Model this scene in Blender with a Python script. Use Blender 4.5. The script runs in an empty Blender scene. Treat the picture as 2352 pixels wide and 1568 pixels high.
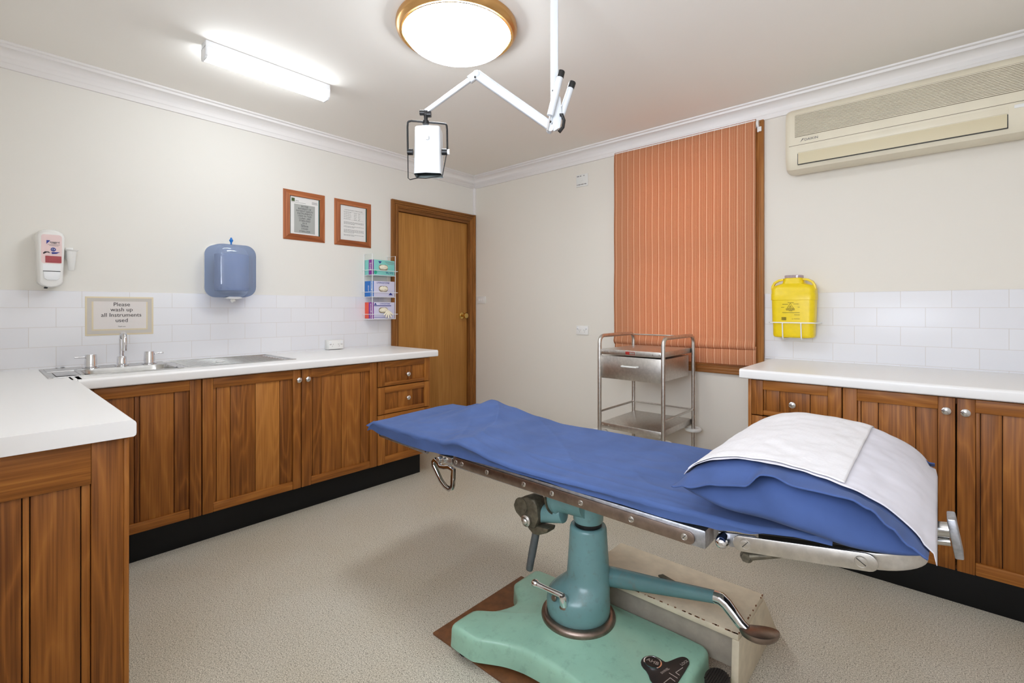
import bpy, bmesh, math, random
from mathutils import Vector, Matrix, noise
random.seed(7)
C = bpy.context.scene.collection
PI = math.pi
V = Vector
WO = {}

# ------------------------------------------------------------------ materials
def lin(c):
    out = []
    for v in c[:3]:
        v = v / 255.0
        out.append(v / 12.92 if v <= 0.04045 else ((v + 0.055) / 1.055) ** 2.4)
    return (out[0], out[1], out[2], 1.0)

class NT:
    def __init__(s, name):
        s.m = bpy.data.materials.new(name); s.m.use_nodes = True
        s.t = s.m.node_tree; s.t.nodes.clear()
        s.out = s.n('ShaderNodeOutputMaterial')
    def n(s, kind, **kw):
        nd = s.t.nodes.new(kind)
        for k, v in kw.items(): setattr(nd, k, v)
        return nd
    def l(s, a, b): s.t.links.new(a, b)
    def coord(s, scale=(1, 1, 1), rot=(0, 0, 0), loc=(0, 0, 0)):
        tc = s.n('ShaderNodeTexCoord'); mp = s.n('ShaderNodeMapping')
        mp.inputs['Scale'].default_value = scale; mp.inputs['Rotation'].default_value = rot
        mp.inputs['Location'].default_value = loc
        s.l(tc.outputs['Object'], mp.inputs['Vector']); return mp.outputs['Vector']
    def noise(s, vec, scale, detail=3, rough=.5, dist=0):
        nd = s.n('ShaderNodeTexNoise'); nd.inputs['Scale'].default_value = scale
        nd.inputs['Detail'].default_value = detail; nd.inputs['Roughness'].default_value = rough
        nd.inputs['Distortion'].default_value = dist
        s.l(vec, nd.inputs['Vector']); return nd.outputs['Fac']
    def ramp(s, fac, stops):
        r = s.n('ShaderNodeValToRGB'); e = r.color_ramp.elements
        while len(e) < len(stops): e.new(.5)
        for i, (p, c) in enumerate(stops): e[i].position = p; e[i].color = lin(c)
        s.l(fac, r.inputs['Fac']); return r.outputs['Color']
    def math(s, op, a, b=None, c=None):
        nd = s.n('ShaderNodeMath', operation=op)
        for i, v in enumerate((a, b, c)):
            if v is None: continue
            if isinstance(v, (int, float)): nd.inputs[i].default_value = v
            else: s.l(v, nd.inputs[i])
        return nd.outputs[0]
    def mix(s, fac, a, b, mode='MIX'):
        nd = s.n('ShaderNodeMix', data_type='RGBA', blend_type=mode)
        if isinstance(fac, (int, float)): nd.inputs[0].default_value = fac
        else: s.l(fac, nd.inputs[0])
        for i, v in ((6, a), (7, b)):
            if isinstance(v, tuple): nd.inputs[i].default_value = v
            else: s.l(v, nd.inputs[i])
        return nd.outputs[2]
    def bump(s, h, strength=.2, dist=.002):
        b = s.n('ShaderNodeBump'); b.inputs['Strength'].default_value = strength
        b.inputs['Distance'].default_value = dist; s.l(h, b.inputs['Height']); return b.outputs['Normal']
    def bsdf(s, color, rough=.5, metal=0, spec=.5, normal=None, **kw):
        p = s.n('ShaderNodeBsdfPrincipled')
        if isinstance(color, tuple): p.inputs['Base Color'].default_value = color
        else: s.l(color, p.inputs['Base Color'])
        if isinstance(rough, (int, float)): p.inputs['Roughness'].default_value = rough
        else: s.l(rough, p.inputs['Roughness'])
        p.inputs['Metallic'].default_value = metal; p.inputs['Specular IOR Level'].default_value = spec
        if normal is not None: s.l(normal, p.inputs['Normal'])
        for k, v in kw.items(): p.inputs[k].default_value = v
        s.l(p.outputs[0], s.out.inputs[0]); return p

def plain(name, c, rough=.5, metal=0, spec=.5, var=0, vscale=40, bump=0, bscale=200, **kw):
    t = NT(name); col = lin(c); nrm = None
    vec = t.coord()
    if var:
        f = t.noise(vec, vscale, 4, .6)
        d = tuple(max(0, x * (1 - var)) for x in c); u = tuple(min(255, x * (1 + var)) for x in c)
        col = t.ramp(f, [(.3, d), (.7, u)])
    if bump: nrm = t.bump(t.noise(vec, bscale, 3), bump, .001)
    t.bsdf(col, rough, metal, spec, nrm, **kw)
    return t.m

def wood(name, dark, mid, light, horiz=False, rough=.38, ring=7.0, plank=True):
    t = NT(name)
    tc = t.n('ShaderNodeTexCoord')
    at = t.n('ShaderNodeAttribute', attribute_name='tone')
    off = t.n('ShaderNodeVectorMath', operation='MULTIPLY'); off.inputs[1].default_value = (13.1, 7.7, 5.3)
    cmb = t.n('ShaderNodeCombineXYZ')
    for i in range(3): t.l(at.outputs['Fac'], cmb.inputs[i])
    t.l(cmb.outputs[0], off.inputs[0])
    add = t.n('ShaderNodeVectorMath', operation='ADD')
    t.l(tc.outputs['Object'], add.inputs[0]); t.l(off.outputs[0], add.inputs[1])
    def mapped(sc):
        mp = t.n('ShaderNodeMapping'); mp.inputs['Scale'].default_value = sc
        t.l(add.outputs[0], mp.inputs['Vector']); return mp.outputs['Vector']
    fine = mapped((3, 3, 160) if horiz else (160, 160, 3))
    broad = mapped((.9, .9, 7) if horiz else (7, 7, .9))
    f1 = t.noise(fine, 1, 3, .6)
    f2 = t.noise(broad, 1.0, 2, .5)
    rings = t.math('FRACT', t.math('MULTIPLY', f2, ring * 1.6))
    rings = t.math('ABSOLUTE', t.math('SUBTRACT', rings, .5))
    rings = t.math('POWER', t.math('MULTIPLY', rings, 2.0), 2.2)
    g = t.math('ADD', t.math('MULTIPLY', f1, .42), t.math('MULTIPLY', rings, .10))
    if plank: g = t.math('ADD', g, t.math('MULTIPLY', t.math('SUBTRACT', at.outputs['Fac'], .5), .40))
    else: g = t.math('ADD', g, 0.0)
    col = t.ramp(g, [(.08, dark), (.26, mid), (.46, light)])
    nrm = t.bump(f1, .12, .0006)
    t.bsdf(col, rough + .07, 0, .28, nrm)
    return t.m

M = {}
def build_materials():
    M['wall'] = plain('wall_paint', (230, 227, 220), .75, 0, .25, bump=.05, bscale=350)
    M['wallback'] = plain('wall_paint_back', (228, 223, 213), .75, 0, .25, bump=.05, bscale=350)
    M['ceiling'] = plain('ceiling_paint', (243, 239, 232), .8, 0, .2, bump=.04, bscale=300)
    M['cornice'] = plain('cornice_paint', (238, 235, 233), .6, 0, .3)
    M['white_gloss'] = plain('white_gloss_plastic', (236, 235, 232), .25, 0, .5)
    M['white_paint'] = plain('white_enamel', (236, 238, 240), .22, 0, .5)
    M['lamp_paint'] = plain('lamp_enamel', (205, 209, 213), .25, 0, .5)
    M['teal_dark'] = enamel('worn_teal_enamel', (92, 128, 130), (110, 104, 100))
    M['white_matte'] = plain('white_matte_plastic', (226, 226, 222), .45)
    M['grey_dark'] = plain('dark_slot', (52, 50, 46), .6)
    M['laminate'] = plain('worktop_laminate', (236, 235, 234), .3, 0, .45, bump=.02, bscale=500)
    M['kick'] = plain('kickboard_black', (9, 9, 11), .5, 0, .3)
    M['black'] = plain('black_plastic', (16, 16, 17), .4)
    M['rubber'] = plain('black_rubber', (30, 26, 25), .65)
    M['chrome'] = plain('chrome', (225, 225, 228), .08, 1)
    M['steel'] = plain('brushed_steel', (206, 202, 196), .36, 1, var=.05, vscale=60)
    M['steel_sink'] = plain('sink_steel', (196, 196, 194), .22, 1, var=.04, vscale=30)
    M['steel_rail'] = plain('rail_steel', (146, 130, 120), .36, 1, var=.10, vscale=35, bump=.03, bscale=300)
    M['alu'] = plain('cast_aluminium', (176, 178, 184), .42, 1, var=.10, vscale=70, bump=.12, bscale=260)
    M['castiron'] = plain('cast_clamp', (98, 92, 78), .5, .55, var=.2, vscale=50)
    M['greyrod'] = plain('grey_rod', (92, 96, 98), .45, .3, var=.06)
    M['brass'] = plain('brass', (214, 180, 104), .18, 1)
    M['gold_rim'] = plain('satin_gold_rim', (196, 150, 92), .28, .75)
    M['brown_board'] = plain('brown_hardboard', (116, 74, 42), .6, var=.12, vscale=30)
    M['sheet'] = cloth('blue_sheet', (70, 91, 139), .05)
    M['pillowcase'] = cloth('blue_pillowcase', (64, 84, 132), .05)
    M['pad'] = plain('mattress_black', (14, 15, 20), .5)
    M['nonwoven'] = cloth('white_nonwoven', (206, 204, 212), .03)
    M['paper'] = plain('paper', (228, 227, 224), .7)
    M['ink'] = plain('ink', (44, 40, 42), .7)
    M['ink_soft'] = plain('faded_ink', (120, 118, 116), .7)
    M['beigeac'] = plain('aged_plastic', (222, 214, 192), .4, var=.02, vscale=5)
    M['beigeac2'] = plain('aged_plastic_flap', (206, 194, 160), .4)
    M['yellow'] = plain('yellow_plastic', (236, 206, 14), .35, 0, .5, var=.02)
    M['yellow_dark'] = plain('ink_on_yellow', (92, 78, 16), .6)
    M['cream'] = plain('cream_paint', (208, 196, 172), .45, var=.05, vscale=18)
    M['apron_shaded'] = plain('cream_paint_shaded', (166, 156, 142), .55, var=.05, vscale=20)  # stool cream darkened and greyed: shade under the top put into the colour
    M['chip'] = plain('chipped_paint_brown', (120, 74, 44), .7)
    M['teal'] = enamel('teal_enamel', (108, 147, 149), (96, 108, 106))
    M['mint'] = enamel('mint_enamel', (152, 196, 174), (120, 156, 140), .3)
    M['rubber_pad'] = plain('ribbed_rubber', (40, 33, 30), .6)
    M['wood_v'] = wood('wood_vertical', (102, 56, 18), (150, 92, 37), (182, 121, 56))
    M['wood_h'] = wood('wood_horizontal', (102, 56, 18), (150, 92, 37), (182, 121, 56), True)
    M['groove'] = plain('groove_dark_wood', (58, 30, 10), .7)
    M['frame_wood'] = wood('picture_frame_wood', (120, 60, 30), (168, 98, 58), (196, 128, 84), False, .45)
    M['frame_wood_h'] = wood('picture_frame_wood_h', (120, 60, 30), (168, 98, 58), (196, 128, 84), True, .45)
    M['door'] = wood('door_veneer', (146, 96, 40), (178, 124, 60), (196, 144, 78), False, .4, 2.0)
    M['arch'] = wood('architrave_wood', (112, 68, 28), (156, 102, 50), (186, 132, 72), False, .38, 3.0)
    M['arch_h'] = wood('architrave_wood_h', (112, 68, 28), (156, 102, 50), (186, 132, 72), True, .38, 3.0)
    M['floor'] = floor_mat()
    M['tile_left'] = tiles('tiles_left', 'YZ', 3.0, 0.0)
    M['tile_back'] = tiles('tiles_back', 'XZ', -2.622, 0.0)
    M['blind'] = blind_mat()
    M['lamp_on'] = emit('lit_glass', (242, 249, 255), LAMP)
    M['tube_on'] = emit('lit_diffuser', (242, 249, 255), TUBE)
    M['glass'] = glass('window_glass', (255, 255, 255), .0)
    M['smoke'] = glass('smoky_blue_plastic', (190, 202, 224), .05, True)
    M['clear'] = glass('clear_plastic', (225, 215, 222), .05, True)
    M['reflector'] = plain('reflector_dark', (40, 44, 42), .15, .8)
    for nm, c in (('teal_box', (128, 204, 196)), ('blue_box', (28, 112, 196)), ('red_box', (232, 84, 58)), ('purple', (132, 36, 148)),
                  ('lilac', (206, 204, 226)), ('navy', (28, 42, 128)), ('glove', (238, 230, 208)), ('green_dot', (40, 172, 138)),
                  ('pinksoap', (168, 72, 78)), ('labelpink', (232, 206, 204)), ('logo_blue', (36, 52, 140)), ('paper_grey', (168, 170, 166)),
                  ('grey_text', (72, 74, 76)), ('key_blue', (28, 116, 196)), ('signborder', (222, 208, 176)), ('signgrey', (198, 192, 184)),
                  ('signpaper', (222, 216, 212)), ('badge_red', (156, 40, 34)), ('plaque', (44, 36, 34)), ('silver_text', (168, 156, 148)),
                  ('logo_green', (66, 84, 40)), ('mat_teal', (40, 92, 88)), ('handle_white', (222, 222, 218)), ('beige_slot', (150, 138, 116)), ('ac_groove', (118, 106, 84))):
        M[nm] = plain(nm, c, .5)
    M['towelroll'] = plain('paper_towel_roll', (214, 218, 228), .8, bump=.2, bscale=90)
    M['padtex'] = pad_mat()

def cloth(name, c, var):
    t = NT(name); vec = t.coord()
    f = t.noise(vec, 9, 3, .5)
    col = t.ramp(f, [(.3, tuple(x * (1 - var) for x in c)), (.7, tuple(min(255, x * (1 + var)) for x in c))])
    w = t.noise(vec, 900, 2, .5)
    fold = t.noise(vec, 26, 3, .55)
    h = t.math('ADD', t.math('MULTIPLY', w, .10), t.math('MULTIPLY', fold, .55))
    t.bsdf(col, .85, 0, .2, t.bump(h, .28, .004), **{'Sheen Weight': .04})
    return t.m

def pad_mat():
    t = NT('quilted_paper'); vec = t.coord()
    v = t.n('ShaderNodeTexVoronoi'); v.inputs['Scale'].default_value = 105; v.inputs['Randomness'].default_value = .25
    t.l(vec, v.inputs['Vector'])
    t.bsdf(lin((218, 216, 218)), .9, 0, .15, t.bump(v.outputs['Distance'], .35, .002))
    return t.m

def enamel(name, c, dirt, rough=.26):
    t = NT(name); vec = t.coord()
    f = t.noise(vec, 5, 4, .6); s = t.noise(vec, 34, 5, .65)
    col = t.ramp(f, [(.32, tuple(x * .95 for x in c)), (.7, tuple(min(255, x * 1.04) for x in c))])
    msk = t.ramp(s, [(.54, (0, 0, 0)), (.72, (255, 255, 255))])
    sp = t.n('ShaderNodeSeparateColor'); t.l(msk, sp.inputs[0])
    col = t.mix(t.math('MULTIPLY', sp.outputs[0], .45), col, lin(dirt))
    t.bsdf(col, rough, 0, .5, t.bump(t.noise(vec, 60, 2), .06, .001))
    return t.m

def floor_mat():
    t = NT('speckled_vinyl'); vec = t.coord()
    a = t.noise(vec, 260, 2, .7); b = t.noise(vec, 150, 2, .6); big = t.noise(vec, 1.6, 3, .5)
    base = t.ramp(a, [(.34, (136, 129, 115)), (.5, (194, 188, 173)), (.66, (230, 224, 211))])
    dk = t.ramp(b, [(.33, (90, 84, 72)), (.40, (255, 255, 255))])
    col = t.mix(.5, base, dk, 'MULTIPLY')
    col = t.mix(.6, base, dk, 'MULTIPLY')
    tint = t.ramp(big, [(.35, (240, 234, 222)), (.65, (255, 255, 255))])
    col = t.mix(.6, col, tint, 'MULTIPLY')
    t.bsdf(col, .42, 0, .35)
    return t.m

def tiles(name, plane, ou, ow):
    t = NT(name)
    tc = t.n('ShaderNodeTexCoord'); sp = t.n('ShaderNodeSeparateXYZ'); t.l(tc.outputs['Object'], sp.inputs[0])
    cb = t.n('ShaderNodeCombineXYZ')
    u = t.math('ADD', sp.outputs[1 if plane == 'YZ' else 0], ou)
    t.l(u, cb.inputs[0]); t.l(t.math('ADD', sp.outputs[2], ow), cb.inputs[1])
    br = t.n('ShaderNodeTexBrick'); br.offset = .5; br.squash = 1
    br.inputs['Scale'].default_value = 1; br.inputs['Brick Width'].default_value = .202; br.inputs['Row Height'].default_value = .1015
    br.inputs['Mortar Size'].default_value = .0013; br.inputs['Mortar Smooth'].default_value = .3; br.inputs['Bias'].default_value = 0
    br.inputs['Color1'].default_value = lin((231, 231, 234)); br.inputs['Color2'].default_value = lin((227, 227, 231))
    br.inputs['Mortar'].default_value = lin((213, 208, 204))
    t.l(cb.outputs[0], br.inputs['Vector'])
    inv = t.math('SUBTRACT', 1.0, br.outputs['Fac'])
    t.bsdf(br.outputs['Color'], .30, 0, .32, t.bump(inv, .3, .001))
    return t.m

def blind_mat():
    t = NT('striped_blind_fabric')
    tc = t.n('ShaderNodeTexCoord'); sp = t.n('ShaderNodeSeparateXYZ'); t.l(tc.outputs['Object'], sp.inputs[0])
    x = t.math('MULTIPLY', sp.outputs[0], 1 / .0483)
    fr = t.math('FRACT', x)
    a, b, r, h = (212, 140, 98), (222, 166, 122), (208, 128, 94), (246, 208, 170)
    col = t.ramp(fr, [(0, h), (.085, h), (.10, a), (.20, r), (.22, b), (.29, b), (.31, r), (.42, a), (.44, b), (.51, b), (.53, a), (.64, r), (.66, b), (.74, b), (.76, r), (.88, a), (.90, a)])
    for nd in t.t.nodes:
        if nd.bl_idname == 'ShaderNodeValToRGB': nd.color_ramp.interpolation = 'LINEAR'
    vec = t.coord((1, 1, 1)); w = t.noise(vec, 700, 2, .5)
    col = t.mix(.12, col, t.ramp(w, [(.3, (120, 70, 50)), (.7, (255, 230, 200))]))
    d = t.n('ShaderNodeBsdfDiffuse'); tr = t.n('ShaderNodeBsdfTranslucent'); mx = t.n('ShaderNodeMixShader')
    t.l(col, d.inputs[0]); t.l(col, tr.inputs[0]); mx.inputs[0].default_value = .3
    t.l(d.outputs[0], mx.inputs[1]); t.l(tr.outputs[0], mx.inputs[2]); t.l(mx.outputs[0], t.out.inputs[0])
    return t.m

def emit(name, c, strength):
    t = NT(name); e = t.n('ShaderNodeEmission'); e.inputs[0].default_value = lin(c); e.inputs[1].default_value = strength
    t.l(e.outputs[0], t.out.inputs[0]); return t.m

def glass(name, c, rough, tint=False):
    t = NT(name)
    tr = t.n('ShaderNodeBsdfTransparent'); tr.inputs[0].default_value = lin(c)
    g = t.n('ShaderNodeBsdfGlossy'); g.inputs['Roughness'].default_value = max(.02, rough)
    mx = t.n('ShaderNodeMixShader'); mx.inputs[0].default_value = .07
    t.l(tr.outputs[0], mx.inputs[1]); t.l(g.outputs[0], mx.inputs[2])
    if tint:
        d = t.n('ShaderNodeBsdfDiffuse'); d.inputs[0].default_value = lin(c)
        m2 = t.n('ShaderNodeMixShader'); m2.inputs[0].default_value = .13
        t.l(mx.outputs[0], m2.inputs[1]); t.l(d.outputs[0], m2.inputs[2]); t.l(m2.outputs[0], t.out.inputs[0])
    else: t.l(mx.outputs[0], t.out.inputs[0])
    return t.m

# ------------------------------------------------------------------ mesh building
class MB:
    def __init__(s):
        s.bm = bmesh.new(); s.tone = s.bm.faces.layers.float.new('tone')
    def face(s, vs, m=0, tone=.5):
        try:
            f = s.bm.faces.new(vs); f.material_index = m; f.smooth = True; f[s.tone] = tone; return f
        except ValueError: return None
    def absorb(s, t, m=0, tone=.5, mat=None):
        mp = {}
        for v in t.verts: mp[v] = s.bm.verts.new(mat @ v.co if mat else v.co)
        for f in t.faces: s.face([mp[v] for v in f.verts], m, tone)
        t.free()
    def box(s, x0, x1, y0, y1, z0, z1, bev=0, seg=2, m=0, tone=.5, mat=None, only=None):
        t = bmesh.new(); bmesh.ops.create_cube(t, size=1)
        sx, sy, sz = x1 - x0, y1 - y0, z1 - z0
        for v in t.verts: v.co = V(((x0 + x1) / 2 + v.co.x * sx, (y0 + y1) / 2 + v.co.y * sy, (z0 + z1) / 2 + v.co.z * sz))
        if bev:
            ed = [e for e in t.edges if only is None or only((e.verts[0].co + e.verts[1].co) / 2, (e.verts[1].co - e.verts[0].co).normalized())]
            bmesh.ops.bevel(t, geom=ed, offset=min(bev, min(abs(sx), abs(sy), abs(sz)) * .49), segments=seg, profile=.5, affect='EDGES')
        s.absorb(t, m, tone, mat); return s
    def frame_of(s, d):
        d = V(d).normalized(); a = V((0, 0, 1)) if abs(d.z) < .9 else V((1, 0, 0))
        u = d.cross(a).normalized(); return d, u, d.cross(u).normalized()
    def lathe(s, prof, o, axis=(0, 0, 1), seg=32, m=0, caps=True, tone=.5):
        d, u, w = s.frame_of(axis); o = V(o); rings = []
        for r, h in prof:
            if r < 1e-6: rings.append([s.bm.verts.new(o + d * h)])
            else: rings.append([s.bm.verts.new(o + d * h + (u * math.cos(2 * PI * k / seg) + w * math.sin(2 * PI * k / seg)) * r) for k in range(seg)])
        for a, b in zip(rings, rings[1:]):
            for k in range(seg):
                k2 = (k + 1) % seg
                if len(a) == 1 and len(b) == 1: continue
                if len(a) == 1: s.face([a[0], b[k2], b[k]][::-1], m, tone)
                elif len(b) == 1: s.face([a[k], a[k2], b[0]][::-1], m, tone)
                else: s.face([a[k], a[k2], b[k2], b[k]][::-1], m, tone)
        if caps:
            if len(rings[0]) > 1: s.face(rings[0], m, tone)
            if len(rings[-1]) > 1: s.face(rings[-1][::-1], m, tone)
        return s
    def cyl(s, p0, p1, r0, r1=None, seg=20, m=0, bev=0, tone=.5):
        p0, p1 = V(p0), V(p1); L = (p1 - p0).length; r1 = r0 if r1 is None else r1
        pr = [(r0, 0), (r1, L)] if not bev else [(r0 - bev, 0), (r0 - bev * .3, bev * .3), (r0, bev), (r1, L - bev), (r1 - bev * .3, L - bev * .3), (r1 - bev, L)]
        return s.lathe(pr, p0, p1 - p0, seg, m, True, tone)
    def tube(s, pts, r, seg=12, m=0, closed=False, flat=None, up=None, tone=.5):
        pts = [V(p) for p in pts]; n = len(pts); rad = r if isinstance(r, (list, tuple)) else [r] * n
        tang = []
        for i in range(n):
            a = pts[(i - 1) % n] if (closed or i > 0) else pts[i]
            b = pts[(i + 1) % n] if (closed or i < n - 1) else pts[i]
            tang.append((b - a).normalized())
        d, u, w = s.frame_of(tang[0])
        if up is not None: u = (V(up) - tang[0] * V(up).dot(tang[0])).normalized()
        rings = []
        for i in range(n):
            u = (u - tang[i] * u.dot(tang[i])).normalized(); w = tang[i].cross(u)
            ring = []
            for k in range(seg):
                a = 2 * PI * k / seg
                ca, sa = math.cos(a), math.sin(a)
                if flat:   # flat = (half size along u, half size along w): rounded bar
                    ex = .35
                    ring.append(s.bm.verts.new(pts[i] + u * flat[0] * math.copysign(abs(ca) ** ex, ca) * rad[i] + w * flat[1] * math.copysign(abs(sa) ** ex, sa) * rad[i]))
                else: ring.append(s.bm.verts.new(pts[i] + (u * ca + w * sa) * rad[i]))
            rings.append(ring)
        for i in range(n if closed else n - 1):
            a, b = rings[i], rings[(i + 1) % n]
            for k in range(seg): s.face([a[k], a[(k + 1) % seg], b[(k + 1) % seg], b[k]], m, tone)
        if not closed:
            s.face(rings[0][::-1], m, tone); s.face(rings[-1], m, tone)
        return s
    def ball(s, c, r, seg=20, m=0, axis=(0, 0, 1)):
        rx = r if isinstance(r, (tuple, list)) else (r, r, r)
        t = bmesh.new(); bmesh.ops.create_uvsphere(t, u_segments=seg, v_segments=max(8, seg // 2), radius=1)
        for v in t.verts: v.co = V((v.co.x * rx[0], v.co.y * rx[1], v.co.z * rx[2])) + V(c)
        s.absorb(t, m); return s
    def prism(s, poly, vec, m=0, tone=.5, bev=0):
        t = bmesh.new(); vec = V(vec)
        a = [t.verts.new(V(p)) for p in poly]; b = [t.verts.new(V(p) + vec) for p in poly]; n = len(poly)
        t.faces.new(a[::-1]); t.faces.new(b)
        for k in range(n): t.faces.new([a[k], a[(k + 1) % n], b[(k + 1) % n], b[k]])
        bmesh.ops.recalc_face_normals(t, faces=t.faces)
        if bev: bmesh.ops.bevel(t, geom=t.edges[:], offset=bev, segments=2, profile=.5, affect='EDGES')
        s.absorb(t, m, tone); return s
    def grid(s, fn, nu, nv, m=0, thick=0, tone=.5, mfn=None):
        vs = [[s.bm.verts.new(fn(i / nu, j / nv)) for j in range(nv + 1)] for i in range(nu + 1)]
        for i in range(nu):
            for j in range(nv):
                s.face([vs[i][j], vs[i + 1][j], vs[i + 1][j + 1], vs[i][j + 1]], mfn(i / nu, j / nv) if mfn else m, tone)
        return vs
    def obj(s, name, mats, parent=None, origin=None, sharp=38, solid=0):
        me = bpy.data.meshes.new(name)
        if solid:
            bmesh.ops.recalc_face_normals(s.bm, faces=s.bm.faces[:])
        s.bm.normal_update()
        if parent is not None: org = WO[parent.name]
        elif origin is not None: org = V(origin)
        else:
            xs = [v.co for v in s.bm.verts]
            org = V(((min(c.x for c in xs) + max(c.x for c in xs)) / 2, (min(c.y for c in xs) + max(c.y for c in xs)) / 2, min(c.z for c in xs)))
        bmesh.ops.translate(s.bm, verts=s.bm.verts[:], vec=-org)
        s.bm.to_mesh(me); s.bm.free()
        if not isinstance(mats, (list, tuple)): mats = [mats]
        for m in mats: me.materials.append(M[m] if isinstance(m, str) else m)
        me.set_sharp_from_angle(angle=math.radians(sharp))
        o = bpy.data.objects.new(name, me); C.objects.link(o)
        if parent is not None: o.parent = parent
        else: o.location = org
        WO[o.name] = org.copy()
        if solid:
            md = o.modifiers.new('thickness', 'SOLIDIFY'); md.thickness = solid; md.offset = 0
        return o

def tag(o, label, cat, group=None):
    o['label'] = label; o['category'] = cat
    if group: o['group'] = group
    return o
def thing(name, loc, label, cat, group=None):
    o = bpy.data.objects.new(name, None); C.objects.link(o); o.location = loc; o.empty_display_size = .05
    WO[o.name] = V(loc); return tag(o, label, cat, group)
def struct(o): o['kind'] = 'structure'; return o
def struct_root(name, loc):
    o = bpy.data.objects.new(name, None); C.objects.link(o); o.location = loc; WO[o.name] = V(loc); o['kind'] = 'structure'; return o

def text(s, size, pos, ux, uy, mat, parent, name='lettering', align='CENTER', sx=1.0, depth=.0003):
    cu = bpy.data.curves.new('t', 'FONT'); cu.body = s; cu.size = size; cu.align_x = align; cu.align_y = 'CENTER'; cu.extrude = depth
    cu.resolution_u = 3
    o = bpy.data.objects.new('t', cu); C.objects.link(o); bpy.context.view_layer.update()
    me = bpy.data.meshes.new_from_object(o.evaluated_get(bpy.context.evaluated_depsgraph_get()))
    bpy.data.objects.remove(o); bpy.data.curves.remove(cu)
    ux, uy = V(ux).normalized(), V(uy).normalized(); n = ux.cross(uy)
    org = WO[parent.name]; P = V(pos) - org
    for v in me.vertices: v.co = P + ux * v.co.x * sx + uy * v.co.y + n * (v.co.z + depth)
    me.materials.clear(); me.materials.append(M[mat])
    ob = bpy.data.objects.new(name, me); C.objects.link(ob); ob.parent = parent; WO[ob.name] = org.copy(); return ob

def merge_text(items, parent, mat, name='lettering', sx=1.0, ux=(0, 1, 0), uy=(0, 0, 1)):
    """several lines of lettering in one mesh"""
    obs = [text(s, sz, p, ux, uy, mat, parent, name, al, sx) for s, sz, p, al in items]
    bm = bmesh.new()
    for o in obs: bm.from_mesh(o.data)
    me = bpy.data.meshes.new(name); bm.to_mesh(me); bm.free(); me.materials.append(M[mat])
    for o in obs: bpy.data.objects.remove(o)
    ob = bpy.data.objects.new(name, me); C.objects.link(ob); ob.parent = parent; WO[ob.name] = WO[parent.name].copy(); return ob

def lerp_tab(tab, x):
    if x <= tab[0][0]: return tab[0][1]
    for (a, b), (c, d) in zip(tab, tab[1:]):
        if x <= c:
            t = (x - a) / (c - a); t = t * t * (3 - 2 * t); return b + (d - b) * t
    return tab[-1][1]
def arc(c, r, a0, a1, n, u, w):
    c, u, w = V(c), V(u), V(w)
    return [c + u * r * math.cos(a0 + (a1 - a0) * i / n) + w * r * math.sin(a0 + (a1 - a0) * i / n) for i in range(n + 1)]

LAMP, TUBE, FILLW = 16.0, 15.0, 30.0
build_materials()

# ------------------------------------------------------------------ room
RX, RY, RZ = 3.95, -3.67, 2.495
T = .12
struct(MB().box(-T, RX + T, RY - T, T, -.1, 0).obj('floor', 'floor', origin=(0, 0, 0)))
struct(MB().box(-T, RX + T, RY - T, T, RZ, RZ + .1).obj('ceiling', 'ceiling', origin=(0, 0, RZ)))
DY0, DY1, DZ = -.925, -.055, 2.075      # door opening
b = MB(); b.box(-T, 0, RY - T, DY0, 0, RZ); b.box(-T, 0, DY0, DY1, DZ, RZ); b.box(-T, 0, DY1, T, 0, RZ)
wall_left = struct(b.obj('wall_left', 'wall', origin=(0, RY / 2, 0)))
WX0, WX1, WZ0, WZ1 = 1.68, 2.545, .86, 2.34   # window opening
b = MB(); b.box(0, WX0, 0, T, 0, RZ); b.box(WX1, RX + T, 0, T, 0, RZ); b.box(WX0, WX1, 0, T, 0, WZ0); b.box(WX0, WX1, 0, T, WZ1, RZ)
wall_back = struct(b.obj('wall_back', 'wallback', origin=(RX / 2, 0, 0)))
b = MB(); b.box(-T, 2.45, RY - T, RY, 0, RZ); b.box(3.80, RX + T, RY - T, RY, 0, RZ); b.box(2.45, 3.80, RY - T, RY, 0, 1.05); b.box(2.45, 3.80, RY - T, RY, 2.20, RZ)
struct(b.obj('wall_front', 'wall', origin=(RX / 2, RY, 0)))
struct(MB().box(RX, RX + T, RY, 0, 0, RZ).obj('wall_right', 'wall', origin=(RX, RY / 2, 0)))
# tiled splashbacks, thin slabs on the walls
b = MB(); b.box(0, .007, -3.66, -.973, .9, 1.306, .003, 2); b.obj('tile_splashback', 'tile_left', wall_left)
b = MB(); b.box(2.622, RX, -.007, 0, .9, 1.306, .003, 2); b.obj('tile_splashback', 'tile_back', wall_back)
# white cable trunking in the corner above the door
struct(MB().box(.0, .022, -.024, 0, 2.136, 2.40, .003).obj('trim_1', 'cornice'))

def cornice_profile():
    p = [(0, 2.394), (.013, 2.394), (.014, 2.418), (.019, 2.422)]
    for k in range(9):
        a = PI / 2 * k / 8
        p.append((.019 + .06 * (1 - math.cos(a)), 2.422 + .05 * math.sin(a)))
    p += [(.081, 2.478), (.083, 2.484), (.097, 2.485), (.100, 2.488), (.100, RZ), (0, RZ)]
    return p
def cornice(name, fn):
    b = MB(); pr = cornice_profile(); A = [b.bm.verts.new(fn(o, z, 0)) for o, z in pr]; B = [b.bm.verts.new(fn(o, z, 1)) for o, z in pr]
    for k in range(len(pr) - 1): b.face([A[k], A[k + 1], B[k + 1], B[k]])
    b.face(A); b.face(B[::-1])
    bmesh.ops.recalc_face_normals(b.bm, faces=b.bm.faces[:])
    struct(b.obj(name, 'cornice', sharp=50))
cornice('trim_2', lambda o, z, e: V((o, (RY + o) if e == 0 else -o, z)))
cornice('trim_3', lambda o, z, e: V((o if e == 0 else RX - o, -o, z)))
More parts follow.
